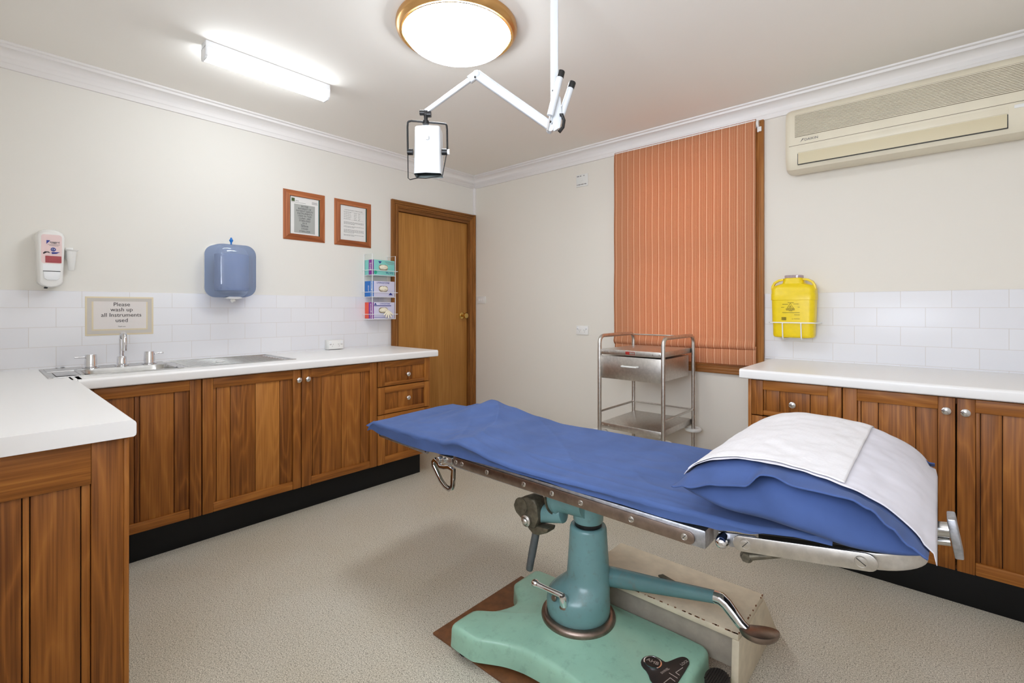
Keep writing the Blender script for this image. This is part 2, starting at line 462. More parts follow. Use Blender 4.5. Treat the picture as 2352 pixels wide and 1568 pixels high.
cornice('trim_4', lambda o, z, e: V((RX - o, -o if e == 0 else RY + o, z)))
cornice('trim_5', lambda o, z, e: V((RX - o if e == 0 else o, RY + o, z)))
# low skirting where a wall runs free to the floor
struct(MB().box(0, 2.70, -.014, 0, 0, .09, .004).obj('baseboard_back', 'arch_h'))

# ------------------------------------------------------------------ door in the left wall
door = struct_root('door_1', (0, -.49, 0))
b = MB()
def arch_strip(b, s0, s1, z0, z1, vert, m):
    # moulded architrave: stepped ridges across its width
    if vert:
        w = s1 - s0
        for k, (f0, f1, d) in enumerate(((0, .16, .010), (.16, .34, .018), (.34, .5, .013), (.5, .72, .021), (.72, 1, .024))):
            yield (s0 + w * f0, s0 + w * f1, z0, z1, d, m)
b = MB()
steps = ((0, .18, .012), (.18, .36, .017), (.36, .52, .013), (.52, .76, .020), (.76, 1, .025))
AW = .062
for f0, f1, d in steps:      # inner edge f=0, outer edge f=1
    b.box(0, d, DY0 + .012 - AW * f1, DY0 + .012 - AW * f0, 0, DZ + AW * f1 - .005, .002, 2, 0, .4)
    b.box(0, d, DY1 - .012 + AW * f0, min(-.001, DY1 - .012 + AW * f1), 0, DZ + AW * f1 - .005, .002, 2, 0, .45)
    b.box(0, d - .0005, DY0 + .012 - AW * f0, DY1 - .012 + AW * f0, DZ - .005 + AW * f0, DZ - .005 + AW * f1, .002, 2, 1, .35)
b.obj('architrave', ['arch', 'arch_h'], door)
b = MB()
b.box(-T, .002, DY0, DY0 + .028, 0, DZ, 0, 2, 0, .3); b.box(-T, .002, DY1 - .03, DY1, 0, DZ, 0, 2, 0, .2); b.box(-T, .002, DY0 + .028, DY1 - .03, DZ - .03, DZ, 0, 2, 1, .2)
b.obj('door_jamb', ['arch', 'arch_h'], door)
b = MB(); b.box(-.055, -.017, DY0 + .030, DY1 - .034, .006, DZ - .034, .002, 2, 0, .5)
leaf = b.obj('door_leaf', 'door', door)
b = MB(); b.box(-.085, -.0565, DY0 + .028, DY0 + .05, 0, DZ - .03, 0, 2, 0, .2); b.box(-.085, -.0565, DY1 - .055, DY1 - .03, 0, DZ - .03, 0, 2, 0, .2); b.box(-.085, -.0565, DY0 + .028, DY1 - .03, DZ - .055, DZ - .0301, 0, 2, 1, .2); b.box(-.085, -.0565, DY0 + .05, DY1 - .055, 0, .006, 0, 2, 1, .2)
b.obj('door_stop', ['arch', 'arch_h'], door)
b = MB(); kx, ky, kz = -.017, -.155, 1.145
b.lathe([(.0, 0), (.031, 0), (.032, .004), (.024, .009), (.012, .012), (.0115, .030), (.018, .036), (.026, .046), (.028, .056), (.024, .066), (.012, .071), (0, .072)], (kx, ky, kz), (1, 0, 0), 28)
b.obj('knob', 'brass', leaf)
b = MB(); b.box(-.052, -.013, DY1 - .040, DY1 - .028, kz - .03, kz + .03, .002); b.obj('latch_plate', 'grey_dark', door)

# ------------------------------------------------------------------ window in the back wall
win = struct_root('window_1', (2.1, 0, 1.6))
b = MB()
for f0, f1, d in steps:
    w = .075
    b.box(WX0 - w * f1, WX0 - w * f0, -d, 0, WZ0 - w * f1, WZ1 + .055 * f1, .002, 2, 0, .6)
    b.box(WX1 + w * f0, WX1 + w * f1, -d, 0, WZ0 - w * f1, WZ1 + .055 * f1, .002, 2, 0, .6)
    b.box(WX0 - w * f0, WX1 + w * f0, -d + .0005, 0, WZ1 + .055 * f0, WZ1 + .055 * f1, .002, 2, 1, .5)
    b.box(WX0 - w * f0, WX1 + w * f0, -d + .0005, 0, WZ0 - w * f1, WZ0 - w * f0, .002, 2, 1, .45)
b.obj('window_frame', ['arch', 'arch_h'], win)
b = MB()
b.box(WX0, WX0 + .025, 0, T, WZ0, WZ1, 0, 2, 0, .7); b.box(WX1 - .025, WX1, 0, T, WZ0, WZ1, 0, 2, 0, .7)
b.box(WX0 + .025, WX1 - .025, 0, T, WZ1 - .025, WZ1, 0, 2, 1, .6); b.box(WX0 + .025, WX1 - .025, -.012, T, WZ0, WZ0 + .025, .003, 2, 1, .5)
b.obj('reveal', ['arch', 'arch_h'], win)
b = MB()
for z0, z1, y in ((.89, 1.62, .05), (1.59, 2.31, .085)):
    x0, x1 = WX0 + .028, WX1 - .028
    b.box(x0, x0 + .045, y, y + .03, z0, z1, .003, 2, 0, .5); b.box(x1 - .045, x1, y, y + .03, z0, z1, .003, 2, 0, .5)
    b.box(x0 + .045, x1 - .045, y, y + .03, z0, z0 + .045, .003, 2, 1, .5); b.box(x0 + .045, x1 - .045, y, y + .03, z1 - .045, z1, .003, 2, 1, .5)
b.obj('sash', ['arch', 'arch_h'], win)
b = MB(); b.box(WX0 + .06, WX1 - .06, .063, .067, .92, 1.59); b.box(WX0 + .06, WX1 - .06, .098, .102, 1.62, 2.28); b.obj('pane', 'glass', win)

# ------------------------------------------------------------------ daylight window, unseen, added behind the camera for fill light
VX0, VX1, VZ0, VZ1 = 2.45, 3.80, 1.05, 2.20
win2 = struct_root('fill_window', ((VX0 + VX1) / 2, RY, VZ0))
b = MB()
for f0, f1, d in steps:
    w = .07
    b.box(VX0 - w * f1, VX0 - w * f0, RY, RY + d, VZ0 - w * f1, VZ1 + w * f1, .002, 2, 0, .6); b.box(VX1 + w * f0, VX1 + w * f1, RY, RY + d, VZ0 - w * f1, VZ1 + w * f1, .002, 2, 0, .6)
    b.box(VX0 - w * f0, VX1 + w * f0, RY, RY + d - .0005, VZ1 + w * f0, VZ1 + w * f1, .002, 2, 1, .5); b.box(VX0 - w * f0, VX1 + w * f0, RY, RY + d - .0005, VZ0 - w * f1, VZ0 - w * f0, .002, 2, 1, .45)
b.obj('window_frame', ['arch', 'arch_h'], win2)
b = MB()
for x in (VX0 + .02, (VX0 + VX1) / 2, VX1 - .02): b.box(x - .02, x + .02, RY - .08, RY - .04, VZ0, VZ1, .003, 2, 0, .6)
b.box(VX0, VX1, RY - .08, RY - .04, VZ0, VZ0 + .04, .003, 2, 1, .5); b.box(VX0, VX1, RY - .08, RY - .04, VZ1 - .04, VZ1, .003, 2, 1, .5)
b.obj('sash', ['arch', 'arch_h'], win2)
b = MB(); b.box(VX0 + .03, VX1 - .03, RY - .062, RY - .058, VZ0 + .03, VZ1 - .03); b.obj('pane', 'glass', win2)
fill_light = bpy.data.lights.new('daylight_fill', 'AREA'); fill_light.shape = 'RECTANGLE'; fill_light.size = VX1 - VX0; fill_light.size_y = VZ1 - VZ0; fill_light.energy = FILLW; fill_light.color = lin((236, 243, 255))[:3]
so_l = bpy.data.objects.new('daylight_fill', fill_light); C.objects.link(so_l); so_l.location = ((VX0 + VX1) / 2, RY - .16, (VZ0 + VZ1) / 2); so_l.rotation_euler = (PI / 2 + math.radians(36), 0, 0)  # added area light outside the unseen window, tilted up to lift the ceiling

# ------------------------------------------------------------------ blind
bl = thing('roman_blind', (2.085, -.045, .86), 'orange and cream striped fabric blind pulled down over the window', 'blind')
BX0, BX1 = 1.585, 2.581
def blind_fn(u, v):
    x = BX0 + (BX1 - BX0) * u
    z = 2.402 + (.945 - 2.402) * v
    y = -.050 - .002 * math.sin(v * 19) * (v > .05) - .0012 * noise.noise(V((x * 4, z * 5, 0)))
    if v < .02: y += .012 * (1 - v / .02)
    if v > .955: y -= .012 * math.sin((v - .955) / .045 * PI * .5)
    if v > .985: y += .02 * ((v - .985) / .015)
    return V((x, y, z - (.004 * math.sin(u * 5) if v > .9 else 0)))
b = MB(); b.grid(blind_fn, 60, 160); b.obj('curtain', 'blind', bl, solid=.0016).name = 'fabric_drop'
def blind_hem(u, v):
    x = BX0 + .006 + (BX1 - BX0 - .004) * u
    z = .975 + (.852 - .975) * v + .003 * math.sin(u * 6)
    y = -.040 - .008 * math.sin(v * PI) - .001 * math.sin(u * 40)
    return V((x, y, z))
b = MB(); b.grid(blind_hem, 60, 24); b.obj('hem_fold', 'blind', bl, solid=.0016)
b = MB(); b.box(BX0 + .004, BX1 - .002, -.044, -.004, 2.35, 2.398, .003); b.obj('headrail', 'white_gloss', bl)
b = MB(); b.lathe([(.0, 0), (.020, 0), (.022, .004), (.022, .012), (.0, .012)], (2.584, -.032, 2.372), (1, 0, 0), 24); b.box(2.585, 2.61, -.034, -.026, 2.322, 2.352, .002)
b.tube([(2.590, -.030, 2.352), (2.590, -.030, 2.32)], .004)
b.obj('bracket', 'white_gloss', bl)

# ------------------------------------------------------------------ joinery helpers
def mapL(f):   # front facing +x, s along y
    return lambda s0, s1, d0, d1, z0, z1: (f + d0, f + d1, s0, s1, z0, z1)
def mapB(f):   # front facing -y, s along x
    return lambda s0, s1, d0, d1, z0, z1: (s0, s1, f - d1, f - d0, z0, z1)
def panel_front(name, mp, s0, s1, z0, z1, ins0, ins1, zt, zb, grooves, parent, tones=None, th=.020):
    """framed front: stiles and rails with tongue and groove boards set back between them"""
    b = MB(); r = random.random
    b.box(*mp(s0, ins0, 0, th, z0, z1), .0025, 2, 0, .35 + .3 * r())
    b.box(*mp(ins1, s1, 0, th, z0, z1), .0025, 2, 0, .35 + .3 * r())
    b.box(*mp(ins0, ins1, 0, th - .0004, zt, z1), .0025, 2, 1, .4 + .25 * r())
    b.box(*mp(ins0, ins1, 0, th - .0004, z0, zb), .0045, 2, 1, .4 + .25 * r())
    e = [ins0] + grooves + [ins1]
    b.box(*mp(ins0, ins1, 0, .001, zb, zt), 0, 2, 2, .1)
    for k, (a, c) in enumerate(zip(e, e[1:])):
        t = tones[k] if tones else .25 + .55 * r()
        b.box(*mp(a + .0011, c - .0011, .001, th - .009, zb - .003, zt + .003), .0022, 2, 0, t)
    return b.obj(name, ['wood_v', 'wood_h', 'groove'], parent)
def knob(parent, p, axis, R=.0155):
    b = MB(); b.lathe([(0, 0), (.0085, 0), (.008, .006), (.006, .012), (.007, .016), (R * .8, .019), (R, .024), (R * .98, .028), (R * .7, .032), (0, .0335)], p, axis, 24)
    return b.obj('knob', 'chrome', parent)

ZC0, ZC1, KX = .155, .857, .56
def carcass(parent, mp, s0, s1, depth, f):
    b = MB()
    b.box(*mp(s0, s0 + .016, -depth, -.001, ZC0, ZC1 - .001), 0, 2, 0, .4); b.box(*mp(s1 - .016, s1, -depth, -.001, ZC0, ZC1 - .001), 0, 2, 0, .5)
    b.box(*mp(s0 + .016, s1 - .016, -depth, -.001, ZC0, ZC0 + .016), 0, 2, 0, .4); b.box(*mp(s0 + .016, s1 - .016, -depth, -depth + .01, ZC0 + .016, ZC1 - .001), 0, 2, 0, .4)
    b.box(*mp(s0 + .016, s1 - .016, -.05, -.001, ZC1 - .03, ZC1 - .001), 0, 2, 0, .1)
    return b.obj('carcass', ['wood_v'], parent)

# left run: front face of doors at x = .62
mp = mapL(.60)
u1 = thing('base_cabinet', (.3, -2.77, ZC0), 'wooden corner base cabinet with one panelled door under the sink worktop, next to the peninsula', 'cabinet')
carcass(u1, mp, -3.018, -2.527, .58, .6)
panel_front('door', mp, -3.016, -2.5275, ZC0, .852, -2.945, -2.578, .800, .203, [-2.80, -2.779, -2.643], u1, [.35, .15, .55, .3, .45])
u2 = thing('base_cabinet', (.3, -2.01, ZC0), 'wooden double-door base cabinet with chrome knobs under the sink drainer', 'cabinet')
carcass(u2, mp, -2.523, -1.50, .58, .6)
d = panel_front('door', mp, -2.5225, -2.0155, ZC0, .852, -2.474, -2.062, .800, .203, [-2.457, -2.391, -2.265, -2.134], u2, [.5, .62, .38, .88, .3])
knob(d, (.620, -2.036, .795), (1, 0, 0))
d = panel_front('door', mp, -2.0105, -1.5005, ZC0, .852, -1.953, -1.554, .800, .203, [-1.94, -1.885, -1.753, -1.621], u2, [.4, .3, .5, .58, .36])
knob(d, (.620, -1.983, .795), (1, 0, 0))
u3 = thing('drawer_cabinet', (.3, -1.275, ZC0), 'wooden three-drawer cabinet at the end of the left run, beside the door', 'cabinet')
carcass(u3, mp, -1.496, -1.051, .58, .6)
for z0, z1, tn, kz in ((.683, .852, [.45, .4, .35, .62], .752), (.494, .678, [.5, .42, .55, .2], .586), (ZC0, .489, [.5, .35, .5, .4], .33)):
    d = panel_front('drawer', mp, -1.4935, -1.0535, z0, z1, -1.440, -1.103, z1 - .042, z0 + .028 if z0 > .2 else z0 + .05, [-1.428, -1.33, -1.205], u3, tn)
    knob(d, (.620, -1.262, kz), (1, 0, 0))
b = MB(); b.box(.52, KX, -3.05, -1.10, 0, ZC0 - .001, .002); b.box(.1, .52, -1.14, -1.10, 0, ZC0 - .001, .002)
tag(b.obj('kickboard', 'kick'), 'black kickboard along the floor under the left sink cabinets', 'kickboard')
# peninsula cabinet, end panel facing the room
mpP = mapL(1.715)
u4 = thing('peninsula_cabinet', (.9, -3.3, 0), 'wooden peninsula cabinet with panelled end, closest to the camera on the left', 'cabinet')
panel_front('end_panel', mpP, -3.62, -3.022, 0.004, .852, -3.545, -3.092, .742, .09, [-3.44, -3.33, -3.222, -3.208, -3.112], u4, [.35, .5, .3, .72, .46, .55], .022)
b = MB(); b.box(.66, 1.714, -3.62, -3.024, .1, .852, 0, 2, 0, .4); b.box(.66, 1.69, -3.58, -3.06, 0.002, .1, 0, 2, 0, .1); b.obj('carcass', ['wood_v'], u4)
b = MB(); b.box(1.713, 1.741, -3.024, -3.012, .004, .852, .003, 2, 0, .6); b.obj('edge_strip', ['wood_v'], u4)

# right run: fronts at y = -.664
mp = mapB(-.644)
u5 = thing('drawer_cabinet', (2.9, -.33, ZC0), 'wooden drawer cabinet at the window end of the right worktop, behind the pillow', 'cabinet')
carcass(u5, mp, 2.709, 3.105, .62, 0)
b = MB(); b.box(*mp(2.707, 2.7225, -.62, .020, ZC0, ZC1 - .001), .002, 2, 0, .55); b.obj('side_panel', ['wood_v'], u5)
for z0, z1, tn, kz in ((.677, .852, [.45, .42, .35, .5], .750), (.494, .672, [.5, .42, .55, .2], .58), (ZC0, .489, [.5, .35, .5, .4], .33)):
    d = panel_front('drawer', mp, 2.7235, 3.1045, z0, z1, 2.776, 3.052, z1 - .046, z0 + .026 if z0 > .2 else z0 + .05, [2.788, 2.85, 2.98], u5, tn)
    knob(d, (2.911, -.664, kz), (0, -1, 0))
u6 = thing('base_cabinet', (3.49, -.33, ZC0), 'wooden double-door base cabinet under the right worktop, on the right behind the bed head', 'cabinet')
carcass(u6, mp, 3.109, 3.871, .62, 0)
d = panel_front('door', mp, 3.1095, 3.4865, ZC0, .852, 3.162, 3.434, .800, .205, [3.176, 3.238, 3.364], u6, [.6, .5, .45, .4])
knob(d, (3.459, -.664, .800), (0, -1, 0))
d = panel_front('door', mp, 3.4915, 3.8705, ZC0, .852, 3.545, 3.818, .800, .205, [3.560, 3.621, 3.745], u6, [.3, .4, .5, .45])
knob(d, (3.516, -.664, .800), (0, -1, 0))
b = MB(); b.box(2.74, RX - .005, -.605, -.57, 0, ZC0 - .001, .002); b.box(2.74, 2.78, -.57, -.06, 0, ZC0 - .001)
tag(b.obj('kickboard', 'kick'), 'black kickboard along the floor under the right cabinets', 'kickboard')
b = MB(); b.box(*mp(3.873, RX - .003, -.6, .018, ZC0, ZC1 - .001), .002, 2, 0, .5)
tag(b.obj('filler_panel', ['wood_v']), 'plain wooden filler panel between the right cabinets and the side wall', 'panel')

# ------------------------------------------------------------------ worktops (rounded front edge)
def nosed(b, fn, n):
    """extrude a worktop cross-section along fn; section is (depth from wall, z)"""
def worktop_profile(dep, z0, z1, r=.013):
    p = [(0, z0), (dep - .006, z0), (dep - .001, z0 + .004), (dep, z0 + .010)]
    for k in range(7):
        a = PI / 2 * k / 6; p.append((dep - r + r * math.cos(a), z1 - r + r * math.sin(a)))
    return p + [(0, z1)]
ZW0, ZW1 = .858, .905
b = MB()
pr = worktop_profile(.65, ZW0, ZW1)
b.prism([(x, -3.0, z) for x, z in pr], (0, .04, 0)); b.prism([(x, -2.595, z) for x, z in pr], (0, 1.595, 0))
b.prism([(max(x, .5), -2.96, z) for x, z in pr], (0, .365, 0)); b.box(0, .24, -2.96, -2.595, ZW0, ZW1)
ob_bm = b.bm
# peninsula leg: front edge along x at y = -3.0, end at x = 1.765
pr2 = worktop_profile(.655, ZW0, ZW1)
b.prism([(.0, -3.655 + d_, z) for d_, z in pr2][::-1], (1.765, 0, 0))
b.box(.0, .637, -3.02, -2.985, ZW0 + .001, ZW1)
wl = tag(b.obj('worktop', 'laminate', sharp=30), 'white L-shaped worktop holding the sink on the left, with a peninsula towards the camera', 'worktop')
b = MB(); pr3 = worktop_profile(.694, ZW0, ZW1)
b.prism([(2.673, -d_, z) for d_, z in pr3], (RX - .003 - 2.673, 0, 0))
wr = tag(b.obj('worktop', 'laminate', sharp=30), 'white worktop on the right under the yellow sharps container', 'worktop')

# ------------------------------------------------------------------ sink and taps
sk = thing('sink', (.29, -2.54, ZW1), 'stainless steel inset sink with long drainer board in the left worktop', 'sink')
Z = ZW1
SX0, SX1, SY0, SY1 = .075, .525, -3.085, -2.0
BX_0, BX_1, BY_0, BY_1 = .245, .495, -2.955, -2.60     # bowl opening
def rrect(x0, x1, y0, y1, r, n=6):
    pts = []
    for cx, cy, a in ((x1 - r, y1 - r, 0), (x0 + r, y1 - r, PI / 2), (x0 + r, y0 + r, PI), (x1 - r, y0 + r, 1.5 * PI)):
        pts += [(cx + r * math.cos(a + PI / 2 * k / n), cy + r * math.sin(a + PI / 2 * k / n)) for k in range(n + 1)]
    return pts
def loft(b, rings, m=0, cap0=False, cap1=True, tone=.5):
    R = [[b.bm.verts.new(V(p)) for p in r] for r in rings]; n = len(R[0])
    for a, c in zip(R, R[1:]):
        for k in range(n): b.face([a[k], a[(k + 1) % n], c[(k + 1) % n], c[k]], m, tone)
    if cap0: b.face(R[0][::-1], m, tone)
    if cap1: b.face(R[-1], m, tone)
    return R
b = MB()
H = .004
# flange with an opening for the bowl, drainer recess and a small side bowl
b.box(SX0, SX1, SY0, BY_0 - .115, Z, Z + H, .0015); b.box(SX0, BX_0 - .005, BY_0 - .115, BY_1 + .02, Z, Z + H, .001)
b.box(BX_1 + .005, SX1, BY_0 - .115, BY_1 + .02, Z, Z + H, .001)
b.box(BX_0 - .005, BX_1 + .005, BY_0 - .018, BY_0 - .005, Z, Z + H, .001); b.box(BX_0 - .005, BX_1 + .005, BY_1 + .005, BY_1 + .02, Z, Z + H, .001)
b.box(SX0, SX0 + .02, BY_1 + .02, SY1, Z, Z + H, .001); b.box(SX1 - .02, SX1, BY_1 + .02, SY1, Z, Z + H, .001); b.box(SX0 + .02, SX1 - .02, SY1 - .02, SY1, Z, Z + H, .001)
b.box(SX0 + .015, SX1 - .015, BY_1 + .015, SY1 - .015, Z, Z + .0012, 0); b.box(BX_0 - .005, BX_1 + .005, BY_0 - .115, BY_0 - .016, Z, Z + .0018, 0)
b.obj('rim', 'steel_sink', sk)
b = MB()
loft(b, [[(x, y, Z + H) for x, y in rrect(BX_0 - .007, BX_1 + .007, BY_0 - .007, BY_1 + .007, .065)],
         [(x, y, Z + H - .001) for x, y in rrect(BX_0 - .001, BX_1 + .001, BY_0 - .001, BY_1 + .001, .06)],
         [(x, y, Z - .012) for x, y in rrect(BX_0 + .004, BX_1 - .004, BY_0 + .004, BY_1 - .004, .058)],
         [(x, y, Z - .115) for x, y in rrect(BX_0 + .012, BX_1 - .012, BY_0 + .012, BY_1 - .012, .055)],
         [(x, y, Z - .135) for x, y in rrect(BX_0 + .035, BX_1 - .035, BY_0 + .035, BY_1 - .035, .045)]])
b.obj('bowl', 'steel_sink', sk)
b = MB()
loft(b, [[(x, y, Z + H) for x, y in rrect(.262, .478, -3.055, -2.985, .012)], [(x, y, Z + .0022) for x, y in rrect(.272, .468, -3.047, -2.993, .01)]])
b.obj('side_bowl', 'steel_sink', sk)
b = MB()
for k in range(9):
    xx = .135 + k * .041; b.box(xx, xx + .012, BY_1 + .05, SY1 - .05, Z + .001, Z + .0032, .0012)
b.obj('drainer_ribs', 'steel_sink', sk)
b = MB(); b.lathe([(.0, 0), (.022, 0), (.022, .002), (.019, .0025), (0, .0025)], (.35, -2.36, Z + .0034), (0, 0, 1), 24); b.obj('sticker_spot', 'white_gloss', sk).name = 'overflow_plate'
ZS = Z + H
tx = .172
b = thing('tap_spout', (tx, -2.775, ZS), 'tall chrome swan-neck tap spout in the middle of the sink ledge', 'tap'); sp_ = b
m = MB(); m.lathe([(0, 0), (.031, 0), (.031, .004), (.022, .008), (.021, .046), (.018, .050), (0, .050)], (tx, -2.775, ZS), (0, 0, 1), 28); m.obj('base', 'chrome', sp_)
m = MB()
pts = [(tx, -2.775, ZS + .04), (tx, -2.775, ZS + .09), (tx, -2.775, ZS + .138)] + arc((tx + .036, -2.775, ZS + .138), .036, PI, 0, 14, (1, 0, 0), (0, 0, 1))[1:] + [(tx + .072, -2.775, ZS + .11), (tx + .072, -2.775, ZS + .092)]
m.tube(pts, .0118, 18); m.cyl((tx + .072, -2.775, ZS + .094), (tx + .072, -2.775, ZS + .084), .0128); m.obj('spout', 'chrome', sp_)
for y, sgn, lab in ((-2.90, -1, 'chrome tap handle left of the spout, its lever pointing left'), (-2.655, 1, 'chrome tap handle right of the spout, its lever pointing right')):
    th_ = thing('lever_tap', (tx, y, ZS), lab, 'tap', 'lever taps on the sink ledge')
    m = MB(); m.lathe([(0, 0), (.035, 0), (.035, .004), (.025, .007), (.024, .014), (0, .014)], (tx, y, ZS), (0, 0, 1), 28); m.obj('base', 'chrome', th_)
    m = MB(); m.lathe([(0, 0), (.0265, 0), (.0235, .050), (.022, .054), (0, .0545)], (tx, y, ZS + .0145), (0, 0, 1), 28); m.obj('body', 'chrome', th_)
    m = MB(); m.cyl((tx, y + sgn * .021, ZS + .055), (tx, y + sgn * .064, ZS + .057), .0045, .0045, 14, bev=.001); m.obj('lever', 'chrome', th_)

# ------------------------------------------------------------------ things on the left wall
EY, EZ, EX = V((0, 1, 0)), V((0, 0, 1)), V((1, 0, 0))
so = thing('soap_dispenser', (0, -3.045, 1.32), 'white wall soap dispenser with pink liquid behind its window, above the tiles', 'soap dispenser')
def soap_ring(x, z0, z1, w0, inset):
    cy = -3.043 + 0; pts = []
    n = 10
    for k in range(n + 1):      # top arc
        a = PI - PI * k / n; pts.append((cy + (w0) * math.cos(a), z1 - .035 + .035 * math.sin(a)))
    for k in range(n + 1):
        a = 0 - PI * k / n; pts.append((cy + (w0 * .86) * math.cos(a), z0 + .028 + .028 * math.sin(a)))
    return [(x, y, z) for y, z in pts]
b = MB()
loft(b, [soap_ring(0, 1.325, 1.618, .056, 0), soap_ring(.06, 1.322, 1.616, .0545, 0), soap_ring(.085, 1.32, 1.61, .052, 0), soap_ring(.097, 1.325, 1.600, .047, 0), soap_ring(.101, 1.335, 1.592, .040, 0)], cap0=True)
bmesh.ops.recalc_face_normals(b.bm, faces=b.bm.faces[:]); b.obj('body', 'white_gloss', so)
def patch(b, x, y0, y1, z0, z1, r, th=.002, m=0):
    pr = rrect(y0, y1, z0, z1, r, 5); b.prism([(x, y, z) for y, z in pr], (th, 0, 0), m)
b = MB(); patch(b, .1005, -3.079, -3.003, 1.440, 1.585, .012, .0015); b.obj('window', 'labelpink', so)
b = MB(); b.box(.1022, .1032, -3.064, -3.005, 1.444, 1.478, .0004); b.obj('pink_liquid', 'pinksoap', so)
b = MB()
b.prism([(.1024, -3.060, 1.556), (.1024, -3.046, 1.556), (.1024, -3.060, 1.537)], (.0008, 0, 0)); b.lathe([(0, 0), (.0098, 0), (.0098, .0008), (0, .0008)], (.1024, -3.035, 1.511), (1, 0, 0), 24)
b.prism([(.1024, -3.042, 1.497), (.1024, -3.010, 1.499), (.1024, -3.024, 1.490), (.1024, -3.040, 1.488)], (.0008, 0, 0))
lg = b.obj('label_print', 'logo_blue', so)
b = MB(); b.prism([(.1024, -3.073, 1.491), (.1024, -3.066, 1.499), (.1024, -3.052, 1.499), (.1024, -3.045, 1.492), (.1024, -3.058, 1.495), (.1024, -3.070, 1.486)], (.0008, 0, 0)); b.obj('label_ink_mark', 'ink', so)  # dark swoosh printed on the label
text('avagard', .0125, (.1028, -3.030, 1.548), EY, EZ, 'grey_text', so, sx=.95); text('C4', .011, (.1036, -3.035, 1.511), EY, EZ, 'white_gloss', so)
b = MB()
for k, (y0, y1) in enumerate(((-3.044, -3.022), (-3.056, -3.010), (-3.050, -3.016))): b.box(.1024, .1028, y0, y1, 1.5405 - k * .0055, 1.542 - k * .0055)
b.obj('small_print', 'ink_soft', so)
b = MB(); patch(b, .1005, -3.072, -3.008, 1.404, 1.437, .003, .001); b.obj('front_plate', 'white_paint', so)
b = MB(); b.box(.099, .1035, -3.073, -3.008, 1.3995, 1.4025, .001); b.obj('bar_gap', 'black', so)
b = MB(); pr = [(-3.072, 1.399), (-3.009, 1.399), (-3.012, 1.366), (-3.022, 1.357), (-3.058, 1.357), (-3.068, 1.366)]
b.prism([(.0985, y, z) for y, z in pr], (.009, 0, 0), bev=.002); b.obj('push_bar', 'white_paint', so)
b = MB(); b.box(.05, .085, -3.066, -3.054, 1.314, 1.3235, .002); b.obj('nozzle', 'black', so)

cp = thing('cup_holder', (.045, -2.962, 1.41), 'white cone-shaped cup on the wall to the right of the soap dispenser', 'cup')
b = MB(); b.lathe([(0, 0), (.010, 0), (.0125, .003), (.021, .100), (.027, .106), (.0275, .109), (.022, .109), (.0195, .1), (.009, .01), (0, .01)], (.045, -2.962, 1.412), (0, 0, 1), 28); b.obj('cone', 'white_gloss', cp)
b = MB(); b.box(0, .012, -2.982, -2.950, 1.47, 1.535, .003); b.box(.008, .028, -2.970, -2.954, 1.475, 1.515, .003); b.obj('bracket', 'white_gloss', cp)

# paper towel dispenser
pt = thing('paper_towel_dispenser', (0, -2.22, 1.28), 'smoky blue centre-feed paper towel dispenser on the wall above the sink', 'paper towel dispenser')
TY0, TY1, TZ0, TZ1 = -2.345, -2.088, 1.284, 1.617
def tw(x, ins, r): return [(x, y, z) for y, z in rrect(TY0 + ins, TY1 - ins, TZ0 + ins, TZ1 - ins, r, 7)]
b = MB(); loft(b, [tw(.0, .000, .06), tw(.012, .0, .06)], cap0=True); b.obj('back_plate', 'white_gloss', pt)
b = MB(); loft(b, [tw(.0125, .001, .06), tw(.10, .001, .062), tw(.15, .004, .062), tw(.178, .014, .058), tw(.195, .032, .05), tw(.20, .055, .04)]); b.obj('cover', 'smoke', pt)
b = MB(); b.cyl((.098, -2.2165, 1.325), (.098, -2.2165, 1.553), .095, .095, 48, bev=.003); b.obj('paper_roll', 'towelroll', pt)
b = MB(); b.prism([(.09, y, z) for y, z in ((-2.265, 1.281), (-2.245, 1.290), (-2.188, 1.290), (-2.168, 1.281), (-2.19, 1.274), (-2.245, 1.274))], (.06, 0, 0), bev=.003); b.obj('outlet', 'white_gloss', pt)
b = MB()
for k in range(3): b.tube([(.12, -2.222 + k * .006, 1.276), (.122 + .003 * k, -2.226 + k * .008, 1.262), (.121, -2.222 + k * .004, 1.252 + .003 * k)], [.006, .007, .003], 8)
b.obj('towel_end', 'paper', pt)
b = MB(); b.lathe([(0, 0), (.005, 0), (.0045, .012), (.010, .022), (.0115, .027), (.006, .037), (.004, .044), (0, .045)], (.10, -2.221, 1.617), (0, 0, 1), 16); b.obj('key', 'key_blue', pt)

# wash-up sign on the tiles
sg = thing('paper_sign', (.0075, -2.752, 1.066), 'paper sign with a stone-pattern border on the tiles behind the tap spout', 'sign')
G0, G1, H0, H1 = -2.904, -2.604, 1.066, 1.279
b = MB(); b.box(.0072, .0088, G0, G1, H0, H1, .0004); b.obj('sheet', 'signborder', sg)
b = MB()
for a0, a1, c0, c1 in ((G0 + .008, G1 - .008, H1 - .027, H1 - .008), (G0 + .008, G1 - .008, H0 + .008, H0 + .027), (G0 + .008, G0 + .027, H0 + .027, H1 - .027), (G1 - .027, G1 - .008, H0 + .027, H1 - .027)): b.box(.0088, .0091, a0, a1, c0, c1)
b.obj('border', 'signgrey', sg)
b = MB(); b.box(.0088, .0094, G0 + .034, G1 - .034, H0 + .034, H1 - .026); b.obj('page', 'signpaper', sg)
gc = (G0 + G1) / 2 + .005
merge_text([('Please', .030, (.0094, gc, 1.236), 'CENTER'), ('wash up', .030, (.0094, gc, 1.207), 'CENTER'), ('all Instruments', .030, (.0094, gc, 1.177), 'CENTER'), ('used', .030, (.0094, gc, 1.147), 'CENTER'), ('Thank you', .008, (.0094, gc, 1.113), 'CENTER')], sg, 'ink', sx=1.0)

